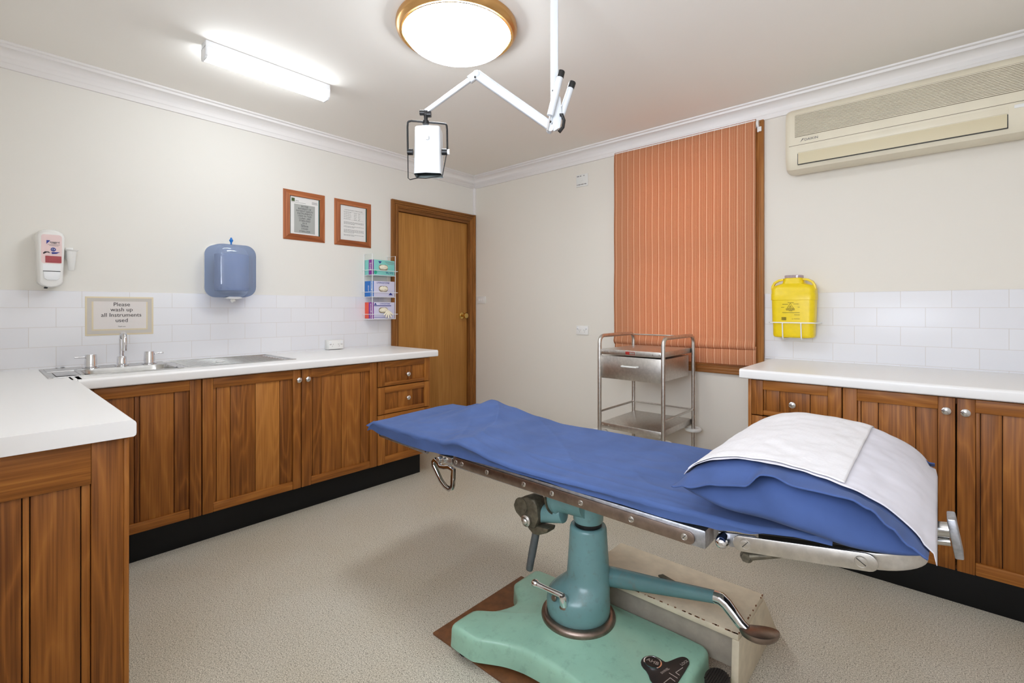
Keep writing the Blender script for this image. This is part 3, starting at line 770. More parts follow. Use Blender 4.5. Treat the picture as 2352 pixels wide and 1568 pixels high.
# framed certificates
def framed(label, y0, y1, z0, z1, fw_):
    f = thing('picture_frame', (0, (y0 + y1) / 2, z0), label, 'picture frame', 'framed certificates beside the door')
    b = MB()
    def mitre(a, c, d_, e, m, tone):
        # bevelled moulding between outer points a,c and inner points d_,e
        P = lambda q, x: V((x, q[0], q[1]))
        quad = [(a, .004), (c, .004), (e, .016), (d_, .016)]
        v0 = [b.bm.verts.new(P(q, 0)) for q, _ in quad]; v1 = [b.bm.verts.new(P(q, x)) for q, x in quad]
        b.face(v1, m, tone); 
        for k in range(4): b.face([v0[k], v0[(k + 1) % 4], v1[(k + 1) % 4], v1[k]], m, tone)
    O_ = [(y0, z0), (y1, z0), (y1, z1), (y0, z1)]; I_ = [(y0 + fw_, z0 + fw_), (y1 - fw_, z0 + fw_), (y1 - fw_, z1 - fw_), (y0 + fw_, z1 - fw_)]
    for k in range(4): mitre(O_[k], O_[(k + 1) % 4], I_[k], I_[(k + 1) % 4], 1 if k % 2 == 0 else 0, (.35, .6, .55, .5)[k])
    bmesh.ops.recalc_face_normals(b.bm, faces=b.bm.faces[:])
    b.obj('frame', ['frame_wood', 'frame_wood_h'], f, sharp=10)
    b = MB(); b.box(.001, .006, y0 + fw_ - .003, y1 - fw_ + .003, z0 + fw_ - .003, z1 - fw_ + .003); b.obj('backing', 'mat_teal', f)
    b = MB(); b.box(.006, .0068, y0 + fw_ + .008, y1 - fw_ - .009, z0 + fw_ + .002, z1 - fw_ - .002); b.obj('page', 'paper', f)
    return f
f1 = framed('framed certificate with a grey steriliser notice panel, nearer the towel dispenser', -1.859, -1.554, 1.704, 2.057, .042)
b = MB(); b.box(.0068, .0074, -1.784, -1.632, 1.757, 1.962); b.obj('notice_panel', 'paper_grey', f1)
lines = ['IN THE', 'INTEREST OF', 'PATIENT SAFETY', 'INSTRUMENTS', 'USED IN THIS', 'CLINIC ARE', 'STERILIZED', 'IN A']
it = [(s, .0165, (.0074, -1.708, 1.949 - k * .0172), 'CENTER') for k, s in enumerate(lines)]
it += [('Siltex', .025, (.0074, -1.708, 1.810), 'CENTER'), ('STEAM', .0165, (.0074, -1.708, 1.789), 'CENTER'), ('STERILIZER', .0165, (.0074, -1.708, 1.770), 'CENTER')]
merge_text(it, f1, 'grey_text')
b = MB(); b.box(.0068, .0074, -1.803, -1.780, 1.978, 2.002); b.obj('logo', 'logo_green', f1)
text('Siltex', .011, (.0068, -1.762, 1.985), EY, EZ, 'ink_soft', f1)
b = MB(); b.box(.0068, .0072, -1.803, -1.70, 1.9715, 1.9735)
for k in range(4): b.box(.0068, .0072, -1.655, -1.615 + .004 * (k % 2), 1.990 - k * .005, 1.9917 - k * .005)
b.obj('small_print', 'ink_soft', f1)
f2 = framed('framed typed page of small print without a grey panel, nearer the door', -1.478, -1.163, 1.702, 2.055, .042)
b = MB(); y0_, y1_ = -1.402, -1.232; r = random.Random(3)
def words(z, a, c, h=.0026):
    y = a
    while y < c - .004:
        w = r.uniform(.006, .018); b.box(.0068, .0072, y, min(c, y + w), z, z + h); y += w + .003
words(1.978, -1.396, -1.240, .003)
for k in range(5):
    z = 1.960 - k * .0125; words(z, y0_, y0_ + .062); words(z - .002, y0_ + .085, y0_ + .11); words(z - .002, y0_ + .122, y0_ + .14)
for z, n in ((1.885, 3), (1.852, 2), (1.826, 4), (1.787, 2)):
    for k in range(n): words(z - k * .0075, y0_, y1_ if k < n - 1 else y0_ + .09)
b.obj('typed_lines', 'ink_soft', f2)
b = MB()
for z in (1.967, 1.905): b.box(.0068, .0071, y0_ - .003, y1_, z, z + .0008)
b.obj('table_rules', 'ink_soft', f2)

# glove box rack and boxes
rk = thing('wire_rack', (0, -1.13, 1.13), 'white wire rack of three tiers fixed to the wall beside the door', 'rack')
b = MB(); W = .0027
FX = .122; A0, A1 = -1.225, -1.012
b.tube([(.006, A0, 1.645), (FX, A0, 1.645), (FX, A0, 1.128), (.006, A0, 1.128)], W, 8); b.tube([(.006, A1, 1.64), (FX, A1, 1.64), (FX, A1, 1.128), (.006, A1, 1.128)], W, 8)
b.tube([(.004, A0, 1.65), (.004, A0, 1.125)], W, 8); b.tube([(.004, A1, 1.65), (.004, A1, 1.125)], W, 8)
b.obj('side_frame', 'white_paint', rk)
for z in (1.478, 1.305, 1.130):
    b = MB()
    b.tube([(.004, A0 - .02, z + .038), (FX + .0035, A0 - .02, z + .038), (FX + .0035, A1 + .02, z + .038), (.004, A1 + .02, z + .038)], W * .85, 8)
    b.tube([(.004, A0, z), (FX, A0, z)], W * .8, 8); b.tube([(.004, A1, z), (FX, A1, z)], W * .8, 8)
    b.tube([(FX, A0, z), (FX, A1, z)], W * .8, 8)
    for k in range(1, 5): yy = A0 + (A1 - A0) * k / 5; b.tube([(.004, yy, z), (FX, yy, z)], W * .6, 6)
    b.obj('shelf', 'white_paint', rk)
def glove_box(label, z0, z1, side, stripe, front, tail):
    y0, y1, x0, x1 = -1.221, -1.016, .008, .116
    g = thing('glove_box', (.06, -1.12, z0), label, 'glove box', 'glove boxes in the wire rack')
    b = MB(); b.box(x0, x1, y0, y1, z0, z1, .001); b.obj('carton', front, g)
    b = MB(); b.box(x0 + .001, x1 - .001, y0 - .0006, y0, z0 + .001, z1 - .001); b.obj('end_panel', side, g)
    b = MB(); b.box(x1 - .05 if stripe == 'purple' else x1 - .004, x1 - .002, y0 - .0012, y0 - .0006, z0 + .001, z1 - .001)
    b.box(x1, x1 + .0006, y0, y0 + .012, z0 + .001, z1 - .001); b.obj('stripe', stripe, g)
    cy, cz = (y0 + y1) / 2 + .0, (z0 + z1) / 2 + .002
    b = MB(); pr = rrect(cy - .045, cy + .040, cz - .024, cz + .022, .022); b.prism([(x1, y, z) for y, z in pr], (.0008, 0, 0)); b.obj('opening', 'beige_slot', g)
    b = MB(); rr = random.Random(int(z0 * 1000))
    tt = bmesh.new(); bmesh.ops.create_uvsphere(tt, u_segments=40, v_segments=24, radius=1)
    for vv in tt.verts:
        q = vv.co.copy(); k = 1 + .38 * noise.noise(V((q.x * 2, q.y * 4.5, q.z * 3.2 + z0 * 9))) + .16 * noise.noise(V((q.x * 4, q.y * 10, q.z * 8 + z0 * 5)))
        vv.co = V((x1 + .001 + max(-.0005, q.x * .011 * k * 1.5), cy - .001 + q.y * .038 * (1 + (k - 1) * .4), cz + q.z * .019 * (1 + (k - 1) * .5)))
    b.absorb(tt)
    if tail:
        for k in range(5):
            a = -2.6 + k * .52
            b.tube([(x1 + .01, cy + .03, cz - .006), (x1 + .020, cy + .03 + .025 * math.cos(a), cz - .008 + .025 * math.sin(a)), (x1 + .022, cy + .032 + .05 * math.cos(a), cz - .012 + .052 * math.sin(a))], [.009, .007, .004], 8)
    b.obj('gloves', 'glove', g)
    return g, y0, y1, x1, cy
g, y0, y1, x1, cy = glove_box('teal and purple glove box in the top tier of the wire rack', 1.481, 1.600, 'teal_box', 'purple', 'teal_box', False)
text('Small', .03, (.09, y0 - .0013, 1.545), (0, 0, -1), (1, 0, 0), 'white_gloss', g)
text('Gel-Tek', .021, (x1 + .0006, cy + .055, 1.500), (0, -1, 0), (0, 0, -1), 'navy', g)
b = MB(); b.prism([(x1, cy - .05, 1.590), (x1, cy - .018, 1.590), (x1, cy - .034, 1.570)], (.0007, 0, 0)); b.obj('logo', 'navy', g)
b = MB(); b.lathe([(0, 0), (.014, 0), (.014, .0007), (0, .0007)], (x1, y0 + .028, 1.500), (1, 0, 0), 20); b.obj('dot', 'green_dot', g)
b = MB()
for k in range(3): b.box(x1, x1 + .0005, cy + .01 + .012 * k, y1 - .004, 1.586 - k * .0085, 1.589 - k * .0085)
b.obj('small_print', 'ink_soft', g)
g, y0, y1, x1, cy = glove_box('blue-ended glove box in the middle tier of the wire rack', 1.308, 1.432, 'blue_box', 'blue_box', 'lilac', False)
text('LIVINGSTONE', .019, (x1 + .0006, cy - .005, 1.418), EY, EZ, 'logo_blue', g)
text('Livingstone', .026, (.098, y0 - .0008, 1.37), (0, 0, 1), (-1, 0, 0), 'white_gloss', g); text('LARGE', .018, (.062, y0 - .0008, 1.37), (0, 0, 1), (-1, 0, 0), 'white_gloss', g)
b = MB(); b.prism([(x1, cy + .045, 1.322), (x1, cy + .085, 1.322), (x1, cy + .065, 1.342)], (.0007, 0, 0)); b.obj('logo', 'navy', g)
g, y0, y1, x1, cy = glove_box('red-ended glove box with gloves spilling out, bottom tier of the wire rack', 1.133, 1.264, 'red_box', 'purple', 'lilac', True)
text('LIVINGSTONE', .015, (x1 + .0006, cy + .012, 1.251), EY, EZ, 'logo_blue', g)
text('Livingstone', .026, (.092, y0 - .0014, 1.195), (0, 0, 1), (-1, 0, 0), 'white_gloss', g)
b = MB(); b.prism([(x1, y0 + .014, 1.243), (x1, y0 + .040, 1.243), (x1, y0 + .027, 1.259)], (.0007, 0, 0)); b.box(x1, x1 + .0006, y0 + .014, cy + .07, 1.233, 1.239); b.box(x1, x1 + .0006, y0 + .014, cy + .03, 1.143, 1.146); b.obj('logo', 'navy', g)

# ------------------------------------------------------------------ electrical plates
def socket_holes(b, mpf, s, z, k=1.0):
    for a, dz, rot in ((-.0068, .004, .5), (.0068, .004, -.5)):
        pts = [mpf(s + (a + q * math.cos(PI / 2 + rot) - w * math.sin(PI / 2 + rot)) * k, z + (dz + q * math.sin(PI / 2 + rot) + w * math.cos(PI / 2 + rot)) * k) for q, w in ((-.004, -.0009), (.004, -.0009), (.004, .0009), (-.004, .0009))]
        b.prism(pts, b._n)
    pts = [mpf(s + q * k, z + w * k) for q, w in ((-.0009, -.013), (.0009, -.013), (.0009, -.006), (-.0009, -.006))]; b.prism(pts, b._n)
gp = thing('power_outlet', (.02, -1.487, .907), 'white double power point on a raised block standing on the left worktop splashback', 'power outlet')
b = MB(); b.box(.007, .05, -1.556, -1.428, .908, .978, .004); b.obj('block', 'white_matte', gp)
b = MB(); b.box(.05, .058, -1.550, -1.434, .910, .975, .003); b.obj('plate', 'white_gloss', gp)
for s, q in ((-1.523, -1.539), (-1.468, -1.447)):
    b = MB(); b._n = V((.0006, 0, 0)); socket_holes(b, lambda s_, z_: V((.058, s_, z_)), s, .942)
    b.lathe([(0, 0), (.003, 0), (.003, .0006), (0, .0006)], (.058, q, .945), (1, 0, 0), 12); b.obj('socket', 'grey_dark', gp)
for s in (-1.543, -1.456):
    b = MB(); b.box(.058, .061, s, s + .013, .954, .968, .001); b.obj('switch', 'white_paint', gp)
gp = thing('power_outlet', (1.268, 0, 1.0), 'white double power point low on the back wall, left of the trolley and blind', 'power outlet')
b = MB(); b.box(1.211, 1.326, -.009, 0, 1.0, 1.073, .003); b.obj('plate', 'white_gloss', gp)
for s, q in ((1.246, 1.219), (1.291, 1.302)):
    b = MB(); b._n = V((0, -.0006, 0)); socket_holes(b, lambda s_, z_: V((s_, -.009, z_)), s, 1.034)
    b.box(q, q + .014, -.0124, -.0118, 1.046, 1.0475); b.obj('socket', 'grey_dark', gp)
for s in (1.220, 1.303):
    b = MB(); b.box(s, s + .012, -.012, -.009, 1.048, 1.061, .001); b.obj('switch', 'white_paint', gp)
ls = thing('light_switch', (.1, 0, 1.26), 'white light switch plate beside the right door frame', 'light switch')
b = MB(); b.box(.044, .158, -.009, 0, 1.262, 1.332, .003); b.obj('plate', 'white_matte', ls)
for k in range(3):
    b = MB(); b.box(.066 + k * .026, .078 + k * .026, -.0125, -.009, 1.288, 1.312, .0015); b.obj('switch', 'white_gloss', ls)
cv = thing('wall_vent_plate', (1.266, 0, 2.2), 'small white plate with printed marks high on the back wall, left of the blind', 'wall plate')
b = MB(); b.box(1.210, 1.322, -.007, 0, 2.208, 2.308, .003); b.obj('plate', 'white_matte', cv)
b = MB()
for x0, x1_ in ((1.217, 1.240), (1.248, 1.260), (1.28, 1.290)): b.box(x0, x1_, -.0076, -.007, 2.291, 2.297)
for x0, x1_ in ((1.217, 1.224), (1.230, 1.252), (1.256, 1.282), (1.288, 1.308)): b.box(x0, x1_, -.0076, -.007, 2.222, 2.228)
b.obj('print', 'ink_soft', cv)
b = MB(); b.lathe([(0, 0), (.006, 0), (.005, .003), (0, .003)], (1.264, -.007, 2.258), (0, -1, 0), 14); b.obj('screw', 'white_gloss', cv)

# ------------------------------------------------------------------ air conditioner
ac = thing('air_conditioner', (3.3, 0, 2.0), 'cream wall-mounted split air conditioner with ribbed grille above the right worktop', 'air conditioner')
AX0, AX1 = 2.775, 3.86
b = MB()
sec = [(0, 2.025), (-.05, 2.004), (-.13, 2.001), (-.165, 2.010), (-.186, 2.040), (-.192, 2.10), (-.194, 2.136), (-.194, 2.150), (-.192, 2.30), (-.184, 2.332), (-.165, 2.352), (-.12, 2.366), (0, 2.372)]
rings = []
for x, s in ((AX0 + .0, .92), (AX0 + .012, .975), (AX0 + .03, 1), (AX1 - .03, 1), (AX1 - .012, .975), (AX1, .92)):
    rings.append([(x, y * s, 2.187 + (z - 2.187) * (1 - (1 - s) * .5)) for y, z in sec])
loft(b, rings, cap0=True); bmesh.ops.recalc_face_normals(b.bm, faces=b.bm.faces[:]); b.obj('casing', 'beigeac', ac, sharp=30)
b = MB(); n = 17
b.box(AX0 + .05, AX1 - .05, -.1955, -.19, 2.186, 2.312, .001, 2, 1)
for k in range(n):
    z = 2.188 + k * .0073; b.box(AX0 + .05, AX1 - .05, -.199, -.1945, z, z + .0048, .0008, 1)
b.obj('grille', ['beigeac', 'ac_groove'], ac)
b = MB(); b.box(AX0 + .02, AX1 - .02, -.1955, -.1925, 2.1385, 2.1405); b.obj('panel_seam', 'ac_groove', ac)
b = MB(); b.box(AX0 + .062, 3.672, -.1935, -.186, 2.096, 2.1375, .001); b.obj('lip', 'beigeac', ac)
b = MB(); b.box(AX0 + .0625, 3.6715, -.1912, -.175, 2.0295, 2.0955); b.obj('outlet_gap', 'black', ac)
b = MB()
b.prism([(AX0 + .066, y, z) for y, z in ((-.1955, 2.0925), (-.1955, 2.068), (-.192, 2.0325), (-.185, 2.0325), (-.189, 2.068), (-.189, 2.0925))], (3.668 - AX0 - .066, 0, 0)); b.obj('flap', 'beigeac2', ac)
b = MB(); b.box(3.69, 3.76, -.1955, -.19, 2.112, 2.128, .002); b.obj('indicator_panel', 'white_matte', ac)
text('DAIKIN', .019, (2.905, -.1948, 2.163), EX, EZ, 'ink_soft', ac, sx=1.05)
b = MB(); b.prism([(2.852, -.1948, 2.154), (2.862, -.1948, 2.172), (2.871, -.1948, 2.172)], (0, -.0006, 0)); b.obj('logo', 'ink_soft', ac)

# ------------------------------------------------------------------ sharps container
sh = thing('sharps_container', (2.79, -.075, 1.045), 'yellow plastic sharps container with danger symbol, held in a wire bracket above the right worktop', 'sharps container')
SC, SYc = 2.797, -.072
def shr(z, hx, hy): return [(x, y, z) for x, y in rrect(SC - hx, SC + hx, SYc - hy, SYc + hy, min(hx, hy) * .6, 6)]
b = MB()
loft(b, [shr(1.043, .095, .042), shr(1.048, .103, .048), shr(1.06, .106, .051), shr(1.13, .1075, .053), shr(1.132, .110, .055), shr(1.262, .1135, .057), shr(1.264, .1165, .0595), shr(1.300, .1165, .0595), shr(1.303, .1145, .058), shr(1.328, .1145, .058), shr(1.346, .104, .052), shr(1.356, .074, .046), shr(1.362, .058, .044)], cap0=True)
b.obj('body', 'yellow', sh)
b = MB(); loft(b, [shr(1.350, .062, .046), shr(1.392, .047, .040), shr(1.394, .044, .037)]); b.obj('neck', 'yellow', sh)
b = MB(); loft(b, [shr(1.394, .046, .040), shr(1.408, .046, .040), shr(1.410, .042, .036)], cap0=True); b.obj('lid', 'clear', sh)
for sgn in (-1, 1):
    b = MB(); b.tube([(SC + sgn * .050, SYc - .02, 1.385), (SC + sgn * .075, SYc - .02, 1.381), (SC + sgn * .098, SYc - .02, 1.367), (SC + sgn * .109, SYc - .02, 1.345), (SC + sgn * .110, SYc - .02, 1.325)], 1, 10, flat=(.012, .0065), up=(0, 1, 0)); b.obj('handle', 'yellow', sh)
yf = SYc - .0578
b = MB()
tri = [(SC - .008 + .019 * math.cos(a), 1.226 + .019 * math.sin(a)) for a in (PI / 2, PI * 7 / 6, PI * 11 / 6)]
b.tube([(x, yf, z) for x, z in tri], .0012, 6, closed=True)
for a in (PI / 2, PI * 7 / 6, PI * 11 / 6): b.tube([(SC - .008 + .0038 * math.cos(a) + .003 * math.cos(q), yf, 1.2245 + .0038 * math.sin(a) + .003 * math.sin(q)) for q in [2 * PI * k / 10 for k in range(10)]], .0005, 5, closed=True)
for k in range(9): b.box(SC - .053 + k * .0027, SC - .053 + k * .0027 + .0014, yf - .0004, yf + .0006, 1.145, 1.163)
for x0, x1_, z in ((-.022, .01, 1.247), (-.05, -.02, 1.238), (.008, .034, 1.239), (-.056, -.04, 1.220), (.03, .04, 1.221), (-.03, .014, 1.204), (-.016, .002, 1.199), (-.05, .04, 1.189), (.012, .04, 1.176), (.010, .04, 1.153), (.0, .006, 1.152)): b.box(SC + x0, SC + x1_, yf - .0003, yf + .0008, z, z + .0018)
b.obj('danger_symbol', 'yellow_dark', sh)
text('DANGER', .0115, (SC - .008, yf + .0004, 1.2105), EX, EZ, 'yellow_dark', sh)
wb = thing('wire_bracket', (2.797, -.075, 1.03), 'white wire bracket on the tiles holding the yellow sharps container', 'bracket')
b = MB(); hx, hy = .1215, .066
b.tube([(SC - hx - .006, -.009, 1.131), (SC - hx, SYc - hy + .025, 1.131)] + [(x, y, 1.131) for x, y in [(SC - hx + .008, SYc - hy + .008), (SC - hx + .03, SYc - hy), (SC + hx - .03, SYc - hy), (SC + hx - .008, SYc - hy + .008)]] + [(SC + hx, SYc - hy + .025, 1.131), (SC + hx + .008, -.009, 1.131)], .0034, 10); b.obj('hoop', 'white_paint', wb)
for x in (SC - .048, SC + .047):
    b = MB(); b.tube([(x, SYc - hy, 1.131), (x + .002, SYc - hy + .002, 1.045), (x + .003, SYc - hy + .008, 1.037), (x + .003, -.009, 1.036)], .0034, 10); b.obj('stay', 'white_paint', wb)
b = MB(); b.box(SC - .05, SC + .05, -.011, -.007, 1.03, 1.14, .001); b.obj('wall_plate', 'white_paint', wb)

# ------------------------------------------------------------------ lights of the room
dl = thing('ceiling_light', (1.80, -1.84, 2.37), 'round lit ceiling light with gold rim and white glass bowl', 'ceiling light')
b = MB(); b.lathe([(.262, 2.495), (.272, 2.492), (.274, 2.478), (.268, 2.462), (.256, 2.452), (.247, 2.452), (.243, 2.458), (.240, 2.470), (.243, 2.49)], (1.80, -1.84, 0), (0, 0, 1), 72, caps=False); b.obj('rim', 'gold_rim', dl)
b = MB(); b.lathe([(.2475, 2.4515), (.2445, 2.4495), (.2415, 2.4515)], (1.80, -1.84, 0), (0, 0, 1), 72, caps=False); b.obj('trim_bead', 'brass', dl)
b = MB()
pr = [(.2385, 2.466)] + [(.2385 * math.cos(a), 2.462 - .092 * math.sin(a)) for a in [PI / 2 * k / 14 for k in range(14)]] + [(0, 2.370)]
b.lathe(pr, (1.80, -1.84, 0), (0, 0, 1), 72, caps=False); b.obj('glass_bowl', 'lamp_on', dl)
fl = thing('fluorescent_light', (.795, -2.255, 2.41), 'lit fluorescent batten light with white end caps on the ceiling above the sink', 'fluorescent light')
b = MB(); b.box(.762, .832, -2.568, -1.943, 2.462, RZ, .003); b.obj('batten', 'white_paint', fl)
for y in (-2.568, -1.953):
    b = MB(); b.prism([(x, y, z) for x, z in ((.758, 2.470), (.758, 2.425), (.764, 2.412), (.815, 2.412), (.830, 2.425), (.833, 2.470))], (0, .010, 0), bev=.002); b.obj('end_cap', 'white_paint', fl)
b = MB(); b.prism([(x, -2.556, z) for x, z in ((.760, 2.461), (.760, 2.428), (.766, 2.416), (.813, 2.416), (.828, 2.428), (.831, 2.461))], (0, .602, 0)); b.obj('diffuser', 'tube_on', fl)

# exam lamp on a ceiling pole
U = V((.747, .665, 0)).normalized(); N = V((.665, -.747, 0)).normalized(); UP = V((0, 0, 1))
px_, py_ = 2.358, -1.852
el = thing('examination_lamp', (px_, py_, 1.70), 'white articulated examination lamp hanging from a ceiling pole above the table', 'lamp')
b = MB(); b.tube([(px_, py_, RZ - .012), (px_, py_, 2.2), (px_, py_, 1.885)], 1, 16, flat=(.0142, .0142), up=U); b.obj('pole', 'lamp_paint', el)
b = MB(); b.lathe([(0, RZ - .045), (.03, RZ - .045), (.055, RZ - .012), (.06, RZ), (0, RZ)], (px_, py_, 0), (0, 0, 1), 32); b.obj('ceiling_mount', 'lamp_paint', el)
J = V((2.345, -1.863, 1.892)) + N * .016; EL = V((2.141, -2.044, 2.084)) + N * .016; AE = V((1.999, -2.171, 1.946)) + N * .016
b = MB(); b.tube([J, J * .5 + EL * .5, EL], 1, 16, flat=(.017, .010), up=UP)
dA = (EL - J).normalized(); side = dA.cross(N).normalized()
b.tube([J + side * .011 + N * .0105, EL + side * .011 + N * .0105], .0014, 6)
b.obj('lower_arm', 'lamp_paint', el)
b = MB(); b.tube([EL, EL * .5 + AE * .5, AE], 1, 14, flat=(.0085, .0075), up=UP); b.ball(EL, .016, 14)
e2 = EL + (AE - EL).normalized() * .035; b.tube([EL, e2], 1, 14, flat=(.0135, .0105), up=UP); b.obj('upper_arm', 'lamp_paint', el)
b = MB()
for p in (EL + N * .0105, EL + N * .010 - UP * .014 + U * -.006, J + N * .012 + UP * .012, V((px_, py_, 2.025)) + N * .013 - U * .006): b.lathe([(0, 0), (.0042, 0), (.0035, .0025), (0, .003)], p, N, 12)
b.obj('pivot_screw', 'grey_dark', el)
def spring(p0, p1, name):
    d = (p1 - p0); L = d.length; d = d.normalized()
    s = MB(); s.lathe([(0, 0), (.0118, 0), (.0125, .002), (.0125, L - .026), (.0122, L - .0255), (0, L - .0255)], p0, d, 24); s.obj('spring_tube', 'lamp_paint', el)
    s = MB(); s.lathe([(0, L - .0255), (.0130, L - .0255), (.0134, L - .023), (.0134, L - .003), (.012, L), (0, L)], p0, d, 24); s.obj('end_cap', 'black', el)
c1a, c1b = V((2.344, -1.864, 1.924)) + N * .034, V((2.3755, -1.836, 2.088)) + N * .034
spring(c1a, c1b, 'a')
c2a, c2b = V((2.376, -1.836, 1.930)), V((2.409, -1.806, 2.064))
spring(c2a, c2b, 'b')
b = MB(); dd = (c1a - c1b).normalized(); b.cyl(c1a + dd * .001, V((2.336, -1.871, 1.872)) + N * .03, .0035); b.obj('spring_rod', 'chrome', el)
b = MB()
q = [V((px_, py_, 2.005)) + U * .012, V((px_, py_, 2.0)) + U * .021, V((px_, py_, 1.93)) + U * .027, V((px_, py_, 1.885)) + U * .020, V((px_, py_, 1.872)) + U * -.004, V((px_, py_, 1.89)) - U * .012]
b.prism([p + N * .0145 for p in q], N * .006, bev=.002)
b.lathe([(0, 0), (.013, 0), (.013, .03), (0, .03)], V((2.345, -1.863, 1.884)) - N * .005, N, 20)
b.obj('joint_plate', 'lamp_paint', el)
b = MB(); b.tube([V((px_, py_, 1.93)) + U * .018 + N * .024, V((px_, py_, 1.932)) + U * .026 + N * .024, V((px_, py_, 1.91)) + U * .034 + N * .024, V((px_, py_, 1.885)) + U * .030 + N * .024, V((px_, py_, 1.868)) + U * .016 + N * .024], [.006, .0065, .006, .006, .007], 12); b.obj('locking_lever', 'black', el)
b = MB(); b.ball(AE + UP * -.008, .010, 14); b.lathe([(0, 0), (.0095, 0), (.0095, .03), (0, .03)], AE - U * .022 - UP * .004, U, 20); b.lathe([(0, 0), (.011, 0), (.011, .016), (0, .016)], AE + U * .004 - UP * .010, U, 20)
b.cyl(AE + UP * -.012, AE + UP * -.045, .0075); b.cyl(AE + UP * -.034, AE + UP * -.047, .0115); b.obj('swivel', 'black', el)
hc = V((2.004, -2.168, 1.80))
def hp(u, z, n=0): return hc + U * u + UP * z + N * n
b = MB(); yo = .012
b.tube([hp(-.073, -.002, yo), hp(-.0745, .09, yo)] + [hp(-.0735 + .006 * (1 - math.cos(a)), .104 + .007 * math.sin(a), yo) for a in (.3, .8, 1.3)] + [hp(-.06, .113, yo), hp(.055, .103, yo)] + [hp(.064 + .008 * math.sin(a), .094 + .008 * math.cos(a), yo) for a in (.3, .9, 1.4)] + [hp(.0735, .08, yo), hp(.0745, .0, yo)], .0036, 10)
b.obj('yoke', 'black', el)
secH = [(-.050, -.040), (-.048, .018), (-.044, .025), (-.002, .034), (.047, .026), (.051, .020), (.052, -.040)]
def head_ring(z, s, dz=0): return [hp(u * s, z, n * s) for u, n in secH]
b = MB(); loft(b, [head_ring(-.086, 1.02), head_ring(.080, .95), head_ring(.089, .92), head_ring(.091, .88)], cap0=False); bmesh.ops.recalc_face_normals(b.bm, faces=b.bm.faces[:])
hd = b.obj('lamp_head', 'lamp_paint', el, sharp=22)
b = MB(); loft(b, [head_ring(-.0855, .97), head_ring(-.03, .72)]); b.obj('reflector', 'reflector', hd)
b = MB(); p = hp(.004, .042, .0335); b.prism([p + U * a + UP * c for a, c in ((-.005, -.007), (.005, -.007), (.005, .007), (-.005, .007))], N * .006, bev=.001); b.obj('switch', 'white_gloss', hd)
b = MB(); b.tube([hp(-.073, -.012, yo), hp(-.072, -.10, yo), hp(-.065, -.106, yo), hp(-.03, -.106, .036), hp(.0, -.110, .046), hp(.045, -.101, .036), hp(.056, -.09, yo), hp(.062, -.06, yo), hp(.071, -.012, yo)], .0018, 8)
b.obj('wire_guard', 'black', el)
for sgn in (-1, 1):
    b = MB(); b.lathe([(0, 0), (.0115, 0), (.0115, .020), (0, .020)], hp(.054 * sgn, -.003, yo), U * sgn, 20); b.obj('pivot_knob', 'black', el)
b = MB(); b.lathe([(0, 0), (.010, 0), (.010, .008), (0, .008)], hp(.0745, -.003, yo), U, 16); b.obj('knob_cap', 'white_gloss', el)

# ------------------------------------------------------------------ instrument trolley
tr = thing('instrument_trolley', (2.0, -.352, 0), 'stainless steel instrument trolley with one drawer, standing in front of the blind', 'trolley')
X0, X1, YF, YB = 1.783, 2.217, -.585, -.119
LR, TOPZ = .0122, 1.036
def side_u(x):
    r = .05
    return [(x, YF, .075), (x, YF, .5), (x, YF, TOPZ - r)] + arc((x, YF + r, TOPZ - r), r, PI, PI / 2, 8, (0, 1, 0), (0, 0, 1))[1:] + [(x, YB - r, TOPZ)] + arc((x, YB - r, TOPZ - r), r, PI / 2, 0, 8, (0, 1, 0), (0, 0, 1))[1:] + [(x, YB, .5), (x, YB, .075)]
for x in (X0, X1):
    b = MB(); b.tube(side_u(x), LR, 18); b.obj('side_frame', 'steel', tr)
b = MB(); b.box(X0 + .012, X1 - .012, YF - .004, YB + .004, .918, .952, .004); b.obj('top_tray', 'steel', tr)
b = MB(); b.box(X0 + .012, X1 - .012, YF - .004, YB + .004, .440, .479, .004); b.obj('lower_shelf', 'steel', tr)
b = MB(); b.box(X0 + .016, X1 - .016, YF + .012, YB - .04, .772, .905); b.box(X0 + .010, X1 - .012, YF + .004, YF + .012, .764, .910, .002); dr = b.obj('drawer', 'steel', tr)
b = MB(); hz, hx0, hx1 = .852, 1.948, 2.052; yd = YF + .004
b.tube([(hx0, yd, hz), (hx0 + .004, yd - .022, hz), (hx0 + .012, yd - .026, hz), (hx1 - .012, yd - .026, hz), (hx1 - .004, yd - .022, hz), (hx1, yd, hz)], .0055, 12); b.obj('handle', 'handle_white', dr)
b = MB(); b.box(1.972, 2.035, YF - .0055, YF - .004, .926, .945, .0004); b.obj('badge', 'badge_red', tr)
b = MB(); b.box(2.000, 2.033, YF - .006, YF - .0055, .929, .942); b.obj('badge_text', 'steel', tr)
b = MB()
for z, xs in ((.935, (1.807, 1.85, 2.152, 2.196)), (.462, (1.807, 1.85, 2.152, 2.196))):
    for x in xs: b.lathe([(0, 0), (.0048, 0), (.0042, .002), (0, .0025)], (x, YF - .004, z), (0, -1, 0), 14)
b.obj('rivet', 'steel', tr)
b = MB(); b.tube([(X0, YB, 1.028), (X1, YB, 1.028)], .005, 12); b.obj('back_rail', 'steel', tr)
b = MB(); b.tube([(X0, YB, .543), (X1, YB, .543)], .005, 12); b.obj('back_rail', 'steel', tr)
for x in (X0, X1):
    b = MB(); b.tube([(x, YF, .543), (x, YB, .543)], .0068, 12); b.obj('side_rail', 'steel', tr)
